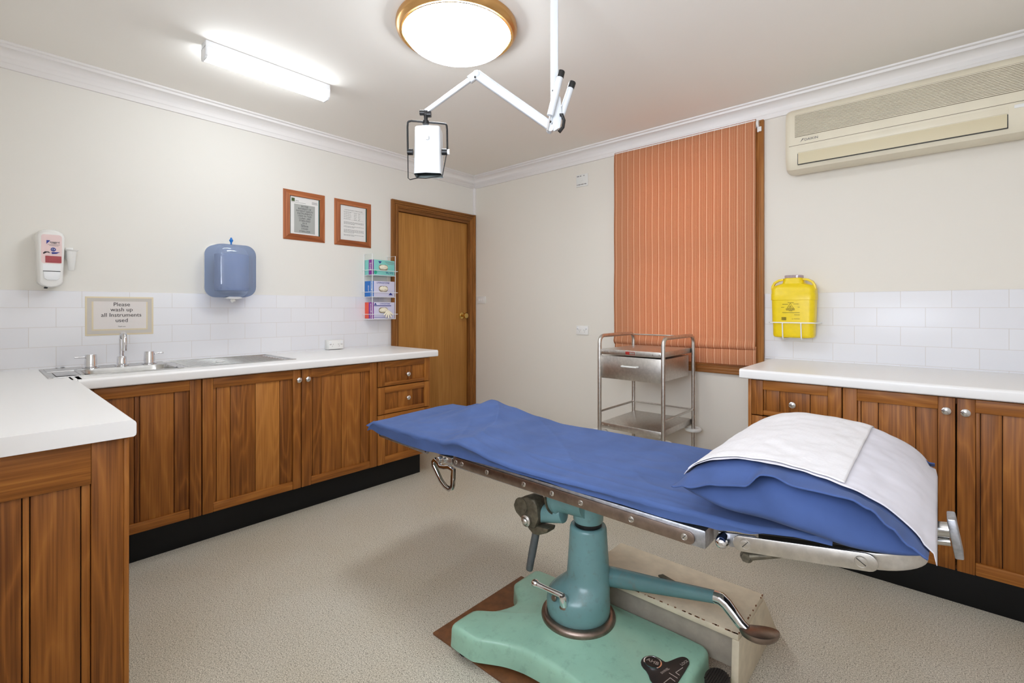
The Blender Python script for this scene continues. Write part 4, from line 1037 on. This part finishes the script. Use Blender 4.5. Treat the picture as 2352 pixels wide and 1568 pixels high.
for x in (X0, X1):
    for y in (YF, YB):
        b = MB(); b.tube([(x + .043 * math.cos(a), y + .043 * math.sin(a), .411) for a in [2 * PI * k / 28 for k in range(28)]], .0125, 12, closed=True)
        for k in range(3): a = 2 * PI * k / 3; b.tube([(x, y, .411), (x + .04 * math.cos(a), y + .04 * math.sin(a), .411)], .005, 8)
        b.obj('bumper', 'white_matte', tr)
        b = MB(); b.lathe([(0, 0), (.036, 0), (.038, .004), (.038, .018), (.036, .022), (0, .022)], (x - .011, y + .012, .038), (1, 0, 0), 24); b.box(x - .016, x + .016, y - .008, y + .016, .055, .085, .004); b.obj('caster', 'rubber', tr)

# ------------------------------------------------------------------ operating table
ot = thing('operating_table', (2.48, -1.87, 0), 'old mint green and steel operating table on a hydraulic column', 'operating table')
outl = [(2.150, -2.172), (2.155, -2.184), (2.167, -2.190), (2.262, -2.190), (2.278, -2.185), (2.32, -2.160), (2.362, -2.136), (2.40, -2.122), (2.44, -2.112), (2.513, -2.106), (2.592, -2.108), (2.64, -2.116), (2.69, -2.136), (2.74, -2.172), (2.765, -2.188),
        (2.862, -2.190), (2.875, -2.184), (2.880, -2.172), (2.880, -2.09), (2.862, -2.052), (2.835, -2.012), (2.822, -1.975), (2.834, -1.938), (2.860, -1.905), (2.877, -1.871), (2.880, -1.845), (2.880, -1.722), (2.874, -1.706), (2.858, -1.698), (2.70, -1.696), (2.578, -1.697), (2.45, -1.698), (2.32, -1.697), (2.22, -1.698),
        (2.168, -1.702), (2.155, -1.710), (2.150, -1.724), (2.148, -1.836), (2.152, -1.850), (2.195, -1.885), (2.228, -1.915), (2.241, -1.940), (2.238, -1.978), (2.214, -2.033), (2.185, -2.062), (2.155, -2.082), (2.150, -2.09)]
# resample smoother
def smooth_closed(p, n=3):
    for _ in range(n - 1):
        q = []
        for k in range(len(p)):
            a, c = p[k], p[(k + 1) % len(p)]
            q += [(a[0] * .75 + c[0] * .25, a[1] * .75 + c[1] * .25), (a[0] * .25 + c[0] * .75, a[1] * .25 + c[1] * .75)]
        p = q
    return p
so_ = smooth_closed(outl, 2)
CX, CY = 2.481, -1.876
def bring(inset, z, s=1):
    out = []
    for x, y in so_:
        d = V((x - CX, y - CY)); L = d.length; d = d * ((L - inset) / L) * s; out.append((CX + d.x, CY + d.y, z))
    return out
b = MB()
loft(b, [bring(-.003, .030), bring(-.001, .060), bring(0, .086), bring(.003, .095), bring(.009, .1015), bring(.018, .1045), bring(.03, .106)] + [[(ox + (CX + .15 * math.cos(math.atan2(oy - CY, ox - CX)) - ox) * q, oy + (CY + .15 * math.sin(math.atan2(oy - CY, ox - CX)) - oy) * q, z_) for ox, oy, _ in bring(.03, 0)] for q, z_ in ((.3, .1085), (.6, .1115), (.85, .1155))] + [ [(CX + .15 * math.cos(math.atan2(y - CY, x - CX)), CY + .15 * math.sin(math.atan2(y - CY, x - CX)), .1195) for x, y in so_], [(CX + .13 * math.cos(math.atan2(y - CY, x - CX)), CY + .13 * math.sin(math.atan2(y - CY, x - CX)), .127) for x, y in so_]], cap0=True)
b.obj('base', 'mint', ot, sharp=45)
for x, y in ((2.20, -2.15), (2.20, -1.74), (2.835, -2.15), (2.835, -1.74)):
    b = MB(); b.lathe([(0, 0), (.028, 0), (.03, .004), (.026, .03), (0, .03)], (x, y, .0095 if x < 2.8 else .0), (0, 0, 1), 20); b.obj('foot', 'rubber', ot)
b = MB(); b.tube([(CX + .114 * math.cos(a), CY + .114 * math.sin(a), .131) for a in [2 * PI * k / 64 for k in range(64)]], .017, 14, closed=True); b.obj('collar', 'steel_rail', ot)
AX, AY = 2.507, -1.852
b = MB()
def cring(cx, cy, r, z, n=48): return [(cx + r * math.cos(2 * PI * k / n), cy + r * math.sin(2 * PI * k / n), z) for k in range(n)]
cr = [cring(CX, CY, .103, .136), cring(CX, CY, .108, .142), cring(CX, CY, .111, .16), cring(CX, CY, .1115, .185), cring(CX, CY, .110, .200)]
for k in range(1, 9):
    q = .5 - .5 * math.cos(PI * k / 8); cr.append(cring(CX + (AX - CX) * q, CY + (AY - CY) * q, .110 - .0345 * q, .200 + .078 * k / 8))
cr += [cring(AX, AY, .0735, .30), cring(AX, AY, .067, .40), cring(AX, AY, .0645, .438), cring(AX, AY, .062, .446), cring(AX, AY, .055, .449), cring(AX, AY, .051, .447)]
loft(b, cr, cap0=True)
b.obj('column', 'teal', ot, sharp=50)
b = MB(); b.cyl((AX, AY, .446), (AX, AY, .465), .0475, m=0); b.obj('ram', 'black', ot)
# cast head with barrel and flange
b = MB(); loft(b, [cring(AX, AY, .050, .462), cring(AX, AY, .053, .468), cring(AX, AY, .054, .55), cring(AX, AY, .054, .6)], cap0=True)
b.lathe([(0, 0), (.078, 0), (.083, .004), (.083, .02), (.074, .03), (.070, .06), (.066, .13), (0, .13)], (2.395, -1.872, .548), (1, .0, 0), 40)
b.box(2.36, 2.66, -1.95, -1.77, .575, .612, .01); b.obj('tilt_head', 'teal', ot, sharp=40)
b = MB(); b.lathe([(.079, 0), (.0885, .001), (.0885, .007), (.079, .008)], (2.393, -1.872, .548), (1, 0, 0), 40); b.obj('flange', 'castiron', ot)
b = MB(); b.cyl((2.425, -1.885, .475), (2.285, -1.902, .440), .034, .032, 24, bev=.006); b.obj('tilt_arm', 'teal', ot)
b = MB()
b.prism([(x, -1.942, z) for x, z in ((2.228, .470), (2.240, .490), (2.298, .518), (2.330, .515), (2.345, .495), (2.352, .45), (2.335, .408), (2.300, .402), (2.272, .425), (2.240, .445))], (0, .062, 0), bev=.008)
b.prism([(x, -1.936, z) for x, z in ((2.292, .412), (2.392, .425), (2.388, .408), (2.345, .386), (2.320, .384), (2.298, .398))], (0, .05, 0), bev=.006)
b.lathe([(0, 0), (.030, 0), (.030, .004), (0, .004)], (2.272, -1.942, .478), (0, -1, 0), 28)
b.obj('clamp', 'castiron', ot)
b = MB(); b.lathe([(.0, 0), (.020, 0), (.021, .008), (.014, .012), (.013, .016), (.008, .020), (0, .021)], (2.300, -1.944, .432), (0, -1, 0), 24); b.obj('clamp_bolt', 'steel', ot)
b = MB(); b.cyl((2.325, -1.915, .402), (2.302, -1.918, .290), .0145, .0145, 20); b.cyl((2.302, -1.918, .291), (2.292, -1.920, .236), .0138, .0132, 20, bev=.004); b.obj('tilt_rod', 'greyrod', ot)
# pump lever and pedal
b = MB(); b.tube([(2.545, -1.805, .262), (2.60, -1.803, .272), (2.75, -1.801, .300), (2.90, -1.80, .330), (2.928, -1.80, .335)], [.034, .032, .025, .0195, .0185], 20); b.obj('pump_lever', 'teal_dark', ot)
b = MB(); b.tube([(2.926, -1.80, .335), (2.945, -1.80, .336), (2.962, -1.803, .328), (2.985, -1.808, .309), (3.005, -1.812, .292), (3.02, -1.814, .284)], [.0188, .019, .018, .0165, .0155, .014], 18)
b.obj('lever_shank', 'chrome', ot)
b = MB(); b.tube([(2.735, -1.775, .318), (2.75, -1.778, .322), (2.80, -1.79, .322), (2.84, -1.80, .318)], [.003, .008, .007, .003], 10); b.obj('lever_catch', 'castiron', ot)
def pedal_ring(s, z):
    pts = [(3.000, -1.824), (3.006, -1.806), (3.03, -1.790), (3.062, -1.772), (3.086, -1.766), (3.100, -1.774), (3.102, -1.796), (3.092, -1.822), (3.072, -1.842), (3.045, -1.850), (3.018, -1.842)]
    pts = smooth_closed(pts, 3); c = (3.052, -1.808)
    return [(c[0] + (x - c[0]) * s, c[1] + (y - c[1]) * s, z + .10 * (x - 3.0) * .25) for x, y in pts]
b = MB(); loft(b, [pedal_ring(.70, .268), pedal_ring(.93, .274), pedal_ring(1, .283), pedal_ring(.97, .290), pedal_ring(.88, .292)], cap0=True); b.obj('pedal', 'steel_rail', ot, sharp=50)
# crank on the column
b = MB(); d0 = V((2.494, -1.983, .236)); b.lathe([(0, 0), (.015, 0), (.0145, .01), (.013, .034), (.009, .039), (0, .039)], V((2.492, -1.976, .215)), V((.05, -.35, 1)), 18)
b.tube([(2.492, -1.984, .245), (2.478, -1.986, .2475), (2.43, -1.988, .247), (2.395, -1.99, .2475), (2.381, -1.99, .2485), (2.371, -1.99, .249)], [.0105, .0095, .0085, .0095, .0125, .008], 14); b.ball((2.378, -1.99, .2485), (.0155, .0145, .0135), 16); b.obj('crank', 'chrome', ot)
b = MB(); b.lathe([(0, 0), (.018, 0), (.014, .006), (0, .007)], V((2.489, -1.972, .208)), V((.05, -.4, 1)), 20); b.lathe([(0, 0), (.011, 0), (.009, .004), (0, .005)], V((2.455, -1.985, .226)), V((-.2, -1, .2)), 16); b.obj('crank_boss', 'steel_rail', ot)
# table frame: cast beams round the seat section
b = MB()
b.box(2.06, 3.004, -2.094, -2.030, .613, .661, .006); b.box(2.06, 3.004, -1.690, -1.625, .613, .661, .006)
b.box(2.955, 3.003, -2.031, -1.689, .614, .660, .005); b.box(2.06, 2.12, -2.031, -1.689, .614, .660, .005); b.box(2.12, 2.956, -2.031, -1.689, .640, .655)
b.obj('table_frame', 'alu', ot)
def flatbar(b, p0, p1, h, t, dirv):
    """flat steel bar with rounded ends between p0 and p1, height h, thickness t along -y"""
    p0, p1 = V(p0), V(p1); d = (p1 - p0).normalized(); up = V((-d.z, 0, d.x)); pts = []
    for k in range(9): a = -PI / 2 + PI * k / 8; pts.append(p1 + d * math.cos(a) * h / 2 + up * math.sin(a) * h / 2)
    for k in range(9): a = PI / 2 + PI * k / 8; pts.append(p0 + d * math.cos(a) * h / 2 + up * math.sin(a) * h / 2)
    b.prism(pts, (0, -t, 0), bev=.0012)
b = MB(); flatbar(b, (2.082, -2.094, .6385), (2.962, -2.094, .6335), .0335, .007, 0); rail = b.obj('side_rail', 'steel_rail', ot)
def screw(b, x, y, z, r, ang):
    n = V((0, -1, 0)); c = V((x, y, z))
    b.lathe([(r * .99, -.001), (r * 1.12, .0002), (r * 1.06, .0008), (r, .0006), (r * .85, .0011), (0, .0014)], c, n, 20)
    u = V((math.cos(ang), 0, math.sin(ang))); w = V((-math.sin(ang), 0, math.cos(ang)))
    b.prism([c + u * r * .92 + w * .0009 + n * .0011, c - u * r * .92 + w * .0009 + n * .0011, c - u * r * .92 - w * .0009 + n * .0011, c + u * r * .92 - w * .0009 + n * .0011], n * .0006, 1)
for x, a in ((2.085, 1.2), (2.118, .3), (2.248, 1.3), (2.418, 1.0), (2.533, 1.2), (2.640, .5), (2.805, .1), (2.953, .9)):
    b = MB(); screw(b, x, -2.1012, .6385 - .005 * (x - 2.08) / .88, .0075, a); b.obj('screw', ['steel', 'grey_dark'], ot)
# foot section
b = MB(); flatbar(b, (1.575, -2.092, .652), (1.905, -2.092, .640), .019, .006, 0); b.obj('foot_bar', 'alu', ot)
b = MB(); b.box(1.545, 2.055, -2.088, -1.63, .646, .664, .006); b.obj('foot_plate', 'pad', ot)
b = MB(); b.cyl((1.575, -2.0975, .652), (1.575, -2.099, .652), .006); b.cyl((1.90, -2.0975, .641), (1.90, -2.099, .641), .004); b.obj('foot_bolt', 'grey_dark', ot)
b = MB(); y = -2.112
lp = [(1.978, .628), (1.968, .618), (1.970, .604), (1.988, .584), (2.012, .556), (2.038, .538), (2.062, .533), (2.074, .540), (2.080, .556), (2.082, .585), (2.084, .612), (2.060, .617), (2.034, .611), (2.008, .608), (1.996, .620)]
b.tube([(x, y, z) for x, z in lp], 1, 12, closed=True, flat=(.0075, .0075), up=(0, 1, 0)); b.obj('release_handle', 'chrome', ot)
b = MB(); b.cyl((2.003, -2.122, .634), (2.003, -2.05, .634), .0105, .0105, 20, bev=.003); b.cyl((2.025, -2.115, .636), (2.025, -2.05, .636), .008, .008, 16, bev=.002); b.box(1.985, 2.06, -2.10, -2.04, .62, .648, .004); b.obj('hinge', 'steel', ot)
b = MB(); b.box(1.52, 3.03, -2.075, -1.625, .6645, .684, .009, 3); b.obj('mattress', 'pad', ot)
# head section, raised a little
HA = math.radians(9.5)
def hs(x, y, up=0): return V((3.045 + (x - 3.045) * math.cos(HA) - up * math.sin(HA), y, .652 + (x - 3.045) * math.sin(HA) + up * math.cos(HA)))
for y in (-2.100, -1.640):
    s_ = 1 if y < -1.9 else -1
    b = MB()
    b.tube([hs(3.035, y + .016 * s_), hs(3.12, y + .016 * s_)], 1, 12, flat=(.0165, .004), up=(0, 0, 1)); b.obj('hinge_bar', 'alu', ot)
b = MB(); d_ = .0155
p0, p1 = hs(3.088, -2.094), hs(3.332, -2.094); flatbar(b, p0, p1, .036, .006, 0); b.obj('head_bar', 'steel', ot)
b = MB(); p0, p1 = hs(3.088, -1.640), hs(3.332, -1.640); flatbar(b, p0, p1, .036, .006, 0); b.obj('head_bar', 'steel', ot)
b = MB(); ring = [hs(3.25, -2.088), hs(3.33, -2.086)] + [hs(3.335 + .085 * math.sin(a), -2.001 - .085 * math.cos(a)) for a in [PI / 2 * k / 10 for k in range(1, 11)]] + [hs(3.42, -1.74)] + [hs(3.335 + .085 * math.cos(a), -1.740 + .085 * math.sin(a)) for a in [PI / 2 * k / 10 for k in range(1, 11)]] + [hs(3.25, -1.655)]
b.tube(ring, 1, 14, flat=(.0165, .004), up=(0, 0, 1)); b.obj('head_ring', 'steel', ot)
for x, z_ in ((3.098, 0), (3.322, 0)):
    b = MB(); p = hs(x, -2.1002); screw(b, p.x, p.y, p.z, .0105, -.6 if x > 3.2 else .9); b.obj('screw', ['steel', 'grey_dark'], ot)
b = MB(); p = V((3.046, -2.088, .652)); b.lathe([(0, -.01), (.0165, -.01), (.0165, .006), (.0155, .010), (.0150, .020), (.010, .030), (.004, .033), (0, .0335)], p, (0, -1, 0), 24); b.obj('dome_nut', 'chrome', ot)
b = MB(); p = hs(3.092, -2.088, -.033); b.lathe([(0, -.02), (.0125, -.02), (.0125, .006), (.010, .009), (0, .009)], p, (0, -1, 0), 6); b.lathe([(0, -.03), (.0145, -.03), (.0145, 0), (0, 0)], p, (0, -1, 0), 24); b.tube([p, hs(3.19, -2.084, -.016)], [.009, .003], 10); b.obj('lock_bolt', 'castiron', ot)
b = MB()
def hpad(u, v):
    return None
mt = Matrix.Translation(hs(3.23, -1.87, .022)) @ Matrix.Rotation(-HA, 4, 'Y'); b.box(-.165, .165, -.20, .20, -.008, .016, .008, 3, mat=mt); b.obj('head_pad', 'pad', ot)
b = MB(); a0, a1 = hs(3.30, -1.87, .004), hs(3.462, -1.87, .004); b.cyl(a0, a1, .0165, .0165, 24); b.cyl(a0 - UP * .026, a1 - UP * .026, .0085, .0085, 16); b.obj('head_rod', 'steel_sink', ot)
b = MB(); mt = Matrix.Translation(hs(3.468, -1.87, -.005)) @ Matrix.Rotation(-HA, 4, 'Y'); b.box(-.0075, .0075, -.03, .03, -.042, .042, .003, 2, mat=mt); b.obj('head_paddle', 'alu', ot)
# floor lock pedal and instruction plate
fpx, fpy = 2.932, -1.795
b = MB(); e = [(fpx + .036 * math.cos(a) - .004 * math.sin(a), fpy + .052 * math.sin(a)) for a in [2 * PI * k / 32 for k in range(32)]]
b.prism([(x, y, .066 - .05 * (y - fpy)) for x, y in e], (0, 0, .022), bev=.004)
for k in range(9):
    xx = fpx - .028 + .007 * k; hl = .046 * math.sqrt(max(.05, 1 - ((xx - fpx) / .036) ** 2))
    b.box(xx - .0015, xx + .0015, fpy - hl, fpy + hl, -.001, .0018, mat=Matrix.Translation((0, 0, .0885)) @ Matrix.Translation((0, fpy, 0)) @ Matrix.Rotation(math.radians(-2.9), 4, 'X') @ Matrix.Translation((0, -fpy, 0)))
b.obj('brake_pedal', 'rubber_pad', ot)
b = MB(); b.tube([(fpx, fpy, .072), (2.90, -1.83, .06), (2.85, -1.86, .055)], .009, 10); b.obj('brake_arm', 'castiron', ot)
pl = .1095
b = MB()
shape = [(2.752, -1.932), (2.739, -1.914), (2.740, -1.888), (2.754, -1.869), (2.774, -1.864), (2.792, -1.868), (2.802, -1.868), (2.812, -1.846), (2.822, -1.822), (2.832, -1.808), (2.844, -1.806), (2.854, -1.814), (2.858, -1.826), (2.862, -1.96), (2.852, -1.99), (2.80, -1.97), (2.775, -1.94)]
shape = smooth_closed(shape, 2)
b.prism([(x, y, pl - .003) for x, y in shape], (0, 0, .006), bev=.001); pq = b.obj('instruction_plate', 'plaque', ot)
b = MB(); b.lathe([(.0, 0), (.0275, 0), (.0275, .003), (.0245, .0035), (.0245, .0028), (0, .0028)], (2.772, -1.8985, pl + .003), (0, 0, 1), 32); b.obj('emblem_ring', 'chrome', pq)
b = MB(); b.lathe([(0, 0), (.0235, 0), (.0235, .0008), (0, .0008)], (2.772, -1.8985, pl + .0056), (0, 0, 1), 28); em = b.obj('emblem', 'black', pq)
du = V((.95, .10, 0)).normalized(); dv = V((-.10, .95, 0)).normalized()
text('AHB', .0195, (2.772, -1.8985, pl + .0066), du, dv, 'silver_text', pq)
text('LOCK', .013, (2.846, -1.833, pl + .0032), V((.25, 1, 0)), V((-1, .25, 0)), 'silver_text', pq)
text('SWIVEL', .011, (2.815, -1.905, pl + .0032), V((.25, 1, 0)), V((-1, .25, 0)), 'silver_text', pq)
b = MB()
for a0, a1 in (((2.850, -1.856), (2.842, -1.890)), ((2.842, -1.890), (2.855, -1.893)), ((2.828, -1.905), (2.855, -1.908)), ((2.838, -1.921), (2.855, -1.925)), ((2.838, -1.921), (2.832, -1.955))): b.tube([(a0[0], a0[1], pl + .0033), (a1[0], a1[1], pl + .0033)], .0011, 6)
b.obj('plate_lines', 'silver_text', pq)

# board under the table base
b = MB(); b.box(2.030, 2.79, -2.166, -1.66, .0, .009, .002); tag(b.obj('floor_board', 'brown_board'), 'thin brown hardboard sheet lying on the floor under the green table base', 'board')

# step stool
st = thing('step_stool', (2.70, -1.52, 0), 'cream painted wooden step stool with chipped edges on the floor behind the green table base', 'step stool')
b = MB(); b.box(2.409, 2.972, -1.724, -1.440, .180, .202, .004); b.obj('top', 'cream', st)
b = MB(); b.prism([(2.952, -1.722, .1795), (2.952, -1.432, .1795), (2.952, -1.272, 0), (2.952, -1.735, 0)], (.022, 0, 0), bev=.002); b.obj('side_panel', 'cream', st)
b = MB(); b.prism([(2.409, -1.68, .1795), (2.409, -1.432, .1795), (2.409, -1.272, 0), (2.409, -1.66, 0)], (.020, 0, 0), bev=.002); b.obj('side_panel', 'cream', st)
b = MB(); b.box(2.432, 2.951, -1.668, -1.652, .05, .1795, .002); b.obj('front_apron', 'apron_shaded', st)
b = MB(); rr = random.Random(11)
for k in range(34):
    x = rr.triangular(2.46, 2.965, 2.96); w = rr.uniform(.002, .012); b.box(x, min(2.971, x + w), -1.7243, -1.7215 + rr.uniform(0, .002), .2000 + rr.uniform(0, .0016), .2022)
for k in range(8):
    y = rr.uniform(-1.72, -1.45); b.box(2.969, 2.9725, y, y + rr.uniform(.004, .012), .199, .2023)
b.obj('paint_chips', 'chip', st)

# ------------------------------------------------------------------ sheet, pillow and its covers
def nz(x, y, s, seed=0): return noise.noise(V((x * s, y * s, seed)))
far = [(1.44, .700), (1.544, .703), (1.644, .706), (1.708, .730), (1.808, .764), (1.914, .746), (2.074, .724), (2.219, .711), (2.435, .716), (2.587, .718), (2.789, .722), (3.05, .722), (3.38, .752)]
near = [(1.51, .705), (1.70, .702), (1.838, .700), (2.0, .703), (2.12, .722), (2.19, .718), (2.30, .705), (2.42, .699), (2.6, .697), (2.75, .697), (2.87, .700), (3.06, .708), (3.38, .750)]
nbot = [(1.51, .668), (1.603, .655), (1.80, .646), (1.909, .647), (1.98, .652), (2.09, .661), (2.32, .666), (2.51, .669), (2.6, .666), (2.75, .669), (2.9, .668), (3.03, .678), (3.09, .688), (3.18, .712), (3.27, .742)]
lip = [(1.5, 0), (1.95, 0), (2.08, .010), (2.2, .022), (2.42, .026), (2.6, .016), (2.75, .004), (3.06, 0)]
XS, XE = 1.488, 3.27
def ridge(x, y):
    """folds across the top: one from the far bump diagonally to the near edge, small ones along the near edge"""
    h = 0
    t = (-1.58 - y) / .52                          # 0 far .. 1 near
    xc = 1.82 + .33 * t + .05 * math.sin(t * 3)
    d = x - xc
    h += (.024 - .012 * t) * math.exp(-abs(d) / (.020 + .045 * t if d < 0 else .045 + .03 * t))
    h += .007 * math.exp(-abs(x - (xc - .20 + .12 * t)) / .03) * (.4 + .6 * t)
    h += .004 * math.exp(-abs(x - (xc + .22 + .25 * t)) / .035)
    e = max(0, t - .55) / .45
    def crease(sx, sy, seed): return (1 - abs(noise.noise(V((x * sx, y * sy, seed))))) ** 5
    h += .008 * e * crease(7, 13, 3) * math.exp(-((x - 2.02) / .24) ** 2)
    h += .006 * e * crease(4, 18, 8) * math.exp(-((x - 2.55) / .35) ** 2)
    h += .006 * crease(5, 9, 12) * math.exp(-((x - 2.85) / .2) ** 2) * (.3 + .7 * t)
    h += .003 * crease(3, 4, 21) + .0035 * nz(x, y, 6, 2) + .0010 * nz(x, y, 22, 5)
    return h
def sheet_fn(u, v):
    x = XS + (XE - XS) * u
    zf, zn, zb, lp_ = lerp_tab(far, x), lerp_tab(near, x), lerp_tab(nbot, x), lerp_tab(lip, x)
    # across: v 0 far hem .. .1 far edge .. .82 near edge .. 1 near hem
    if v < .10:
        t = v / .10; a = t * PI / 2; y = -1.575 - .022 * (1 - math.cos(a)) + .0; z = .668 + (zf - .668) * math.sin(a); y += .004 * nz(x, z, 20)
    elif v < .80:
        t = (v - .10) / .70; y = -1.597 - (.500 + lp_) * t
        z = zf * (1 - t) ** 1.35 + zn * (1 - (1 - t) ** 1.35); w = math.sin(t * PI) ** .4 if 0 < t < 1 else 0
        edge = min(1, t / .12) if t < .5 else 1
        z += ridge(x, y) * edge * (1 - max(0, t - .93) / .07 * .6)
    else:
        t = (v - .80) / .20; y0 = -2.097 - lp_; k = .018
        zt = zn + ridge(x, y0) * .4 + .0
        if t < .35:
            a = t / .35 * PI / 2; y = y0 - k * .6 * math.sin(a); z = zt - k * .7 * (1 - math.cos(a))
        else:
            s = (t - .35) / .65; z = zt - k * .7 + (zb - zt + k * .7) * s
            y = y0 - k * .6 + (lp_ * 1.0 + .002) * math.sin(min(1, s * 1.3) * PI / 2) + .004 * nz(x, z, 16, 3) * (1 - s * .5)
            if lp_ > .004: y += .004 * math.sin(s * PI)
    # pull in round the foot end
    if u < .03:
        q = 1 - u / .03; z -= (z - .655) * q ** 2.2 * .92; 
    near_t = min(1, max(0, (-1.60 - y) / .5))
    x -= (.050 * (1 - near_t)) * (1 - min(1, u / .25))
    if u > .96: z -= .010 * (u - .96) / .04
    return V((x, y, z))
b = MB(); b.grid(sheet_fn, 300, 130)
# small gathered corner at the foot
b.grid(lambda u, v: V((1.512 - .034 * u, -2.095 - .012 * u + .022 * (v - .5) * (1 - u), .690 - .012 * u + .026 * (v - .5) * (1 - u * .9))), 8, 6)
shb = b.obj('bed_sheet', 'sheet', sharp=60)
tag(shb, 'creased blue sheet spread over the mattress of the operating table', 'sheet')

PC, PA = (3.188, -1.805), (.236, .356)
def ptop(u, v):
    fu = max(0, 1 - abs(u) ** 2.3) ** .62; fv = max(0, 1 - abs(v) ** 9) ** .5
    hgt = .101 + .012 * (v + .2) * (1 - v * v) - .004 * u
    bumps = .006 * nz(u, v, 2.2, 1) + .0025 * nz(u, v, 6, 4)
    return hgt * fu * fv + bumps * fu * fv
def pbot(u, v): return .034 * max(0, 1 - abs(u) ** 3) ** .5 * max(0, 1 - abs(v) ** 9) ** .5
def ZPf(u): return .767 - .010 * u
def pxy(u, v):
    ta = 1 - .05 * (1 - abs(v)) * 0
    return PC[0] + PA[0] * u * (1 - .05 * abs(v) ** 3), PC[1] + PA[1] * v * (1 - .04 * abs(u) ** 4)
pw = thing('pillow', (PC[0], PC[1], .74), 'plump pillow in a blue pillowcase lying across the head end of the operating table', 'pillow')
def remap(t):      # denser samples at the rims
    t = 2 * t - 1; return math.copysign(1 - (1 - abs(t)) ** 1.7, t)
b = MB()
NU, NV = 64, 72
top = b.grid(lambda i, j: V((*pxy(remap(i), remap(j)), ZPf(remap(i)) + ptop(remap(i), remap(j)))), NU, NV)
bot = [[None] * (NV + 1) for _ in range(NU + 1)]
for i in range(NU + 1):
    for j in range(NV + 1):
        if i in (0, NU) or j in (0, NV): bot[i][j] = top[i][j]
        else:
            u, v = remap(i / NU), remap(j / NV); x, y = pxy(u, v); bot[i][j] = b.bm.verts.new((x, y, ZPf(u) - pbot(u, v)))
for i in range(NU):
    for j in range(NV): b.face([bot[i][j], bot[i][j + 1], bot[i + 1][j + 1], bot[i + 1][j]])
# creases on the near end face
for vtx in b.bm.verts:
    c = vtx.co
    if c.y < -2.09:
        k = min(1, (-2.09 - c.y) / .06); c.y += k * (.014 * math.sin(c.x * 26 + c.z * 34) * .5 + .008 * nz(c.x, c.z, 14, 9))
b.obj('body', 'pillowcase', pw, sharp=70)
lipt = [(2.962, .786), (2.991, .797), (3.057, .815), (3.12, .829), (3.155, .858), (3.175, .859), (3.212, .851), (3.276, .848), (3.313, .852), (3.34, .842), (3.371, .814), (3.396, .790), (3.424, .776)]
def top_at(x, y):
    v = max(-1, min(1, (y - PC[1]) / PA[1])); u = (x - PC[0]) / (PA[0] * (1 - .05 * abs(v) ** 3)); u = max(-1, min(1, u))
    return ZPf(u) + ptop(u, v)
def hem_fn(s, t):
    x = 2.958 + (3.422 - 2.958) * s
    yb = -2.06; yl = -2.192 - .006 * math.sin(s * 9)
    y = yb + (yl - yb) * t; zl = lerp_tab(lipt, x)
    zb_ = top_at(x, max(y, -2.10)) + .004
    k = max(0, (t - .25) / .75); k = k * k * (3 - 2 * k)
    z = zb_ * (1 - k) + zl * k
    z += .002 * math.sin(x * 60) * k
    if y > -2.142: z = min(z, top_at(x, max(y, -2.10)) + .003)
    return V((x, y, z))
b = MB(); b.grid(hem_fn, 70, 24); b.obj('case_hem', 'pillowcase', pw, sharp=70, solid=.003)
def hem_far(s, t):
    x = 3.05 + (3.428 - 3.05) * s; y = -1.50 + .085 * t; z = top_at(min(x, 3.41), min(y, -1.46)) + .003
    return V((x, y, z * (1 - t * .02) - .02 * t * (1 - s)))
b = MB(); b.grid(hem_far, 30, 10); b.obj('case_hem', 'pillowcase', pw, sharp=70, solid=.003)

wedge = [(2.955, .800), (2.993, .814), (3.04, .847), (3.125, .880), (3.171, .873), (3.208, .870), (3.266, .877), (3.31, .879), (3.336, .867), (3.368, .847), (3.407, .814), (3.42, .779)]
def cover_fn(s, t, off=.006, x0=2.962, x1=3.434, yn=-2.128, yf=-1.475, wob=.004):
    sx = s
    x = x0 + (x1 - x0) * sx; xe = 3.418
    y = yn + (yf - yn) * t
    y += wob * math.sin(s * 23 + 1) * (1 - t) + wob * math.sin(s * 17) * t
    drop = 0
    if x > xe: drop = (x - xe); 
    xx = min(x, xe)
    z = top_at(xx, min(max(y, -2.10), -1.49)) + off + .006 * max(0, (-2.06 - y) / .06)
    if drop: z -= drop * 1.7; xx = xe + .010 + .012 * drop / .034
    z += .0016 * nz(x, y, 30, 3) + .003 * nz(x, y, 9, 6)
    return V((xx, y, z))
b = MB(); b.grid(lambda s, t: cover_fn(s, t), 80, 70); tag(b.obj('pillow_cover', 'nonwoven', sharp=70, solid=.0014), 'thin white disposable cover draped over the blue pillow and its right end', 'pillow cover')
b = MB(); b.grid(lambda s, t: cover_fn(s, t, .0100, 2.968, 3.292, -2.116, -1.49, .002), 60, 60); tag(b.obj('paper_pad', 'padtex', sharp=70, solid=.002), 'white embossed paper sheet laid on the left part of the pillow cover', 'paper sheet')

# ------------------------------------------------------------------ daylight, camera, view
w = bpy.data.worlds.new('daylight_fill'); bpy.context.scene.world = w; w.use_nodes = True
bg = w.node_tree.nodes['Background']; bg.inputs[0].default_value = lin((226, 236, 250)); bg.inputs[1].default_value = 3.2
cam = bpy.data.cameras.new('camera'); co = bpy.data.objects.new('camera', cam); C.objects.link(co)
co.location = (3.4358, -3.3021, 1.2133); co.rotation_euler = (PI / 2, 0, .7273)
cam.sensor_width = 36; cam.sensor_fit = 'HORIZONTAL'; cam.lens = 36 * 1100.58 / 2352; cam.shift_y = (708.45 - 784) / 2352
cam.clip_start = .02
S = bpy.context.scene; S.camera = co
S.view_settings.view_transform = 'Standard'; S.view_settings.look = 'None'; S.view_settings.gamma = 1; S.view_settings.use_curve_mapping = False
S.view_settings.exposure = 0.72
S.cycles.max_bounces = 10; S.cycles.diffuse_bounces = 6; S.cycles.glossy_bounces = 4; S.cycles.transparent_max_bounces = 12
S.cycles.use_denoising = True; S.cycles.sample_clamp_indirect = 6
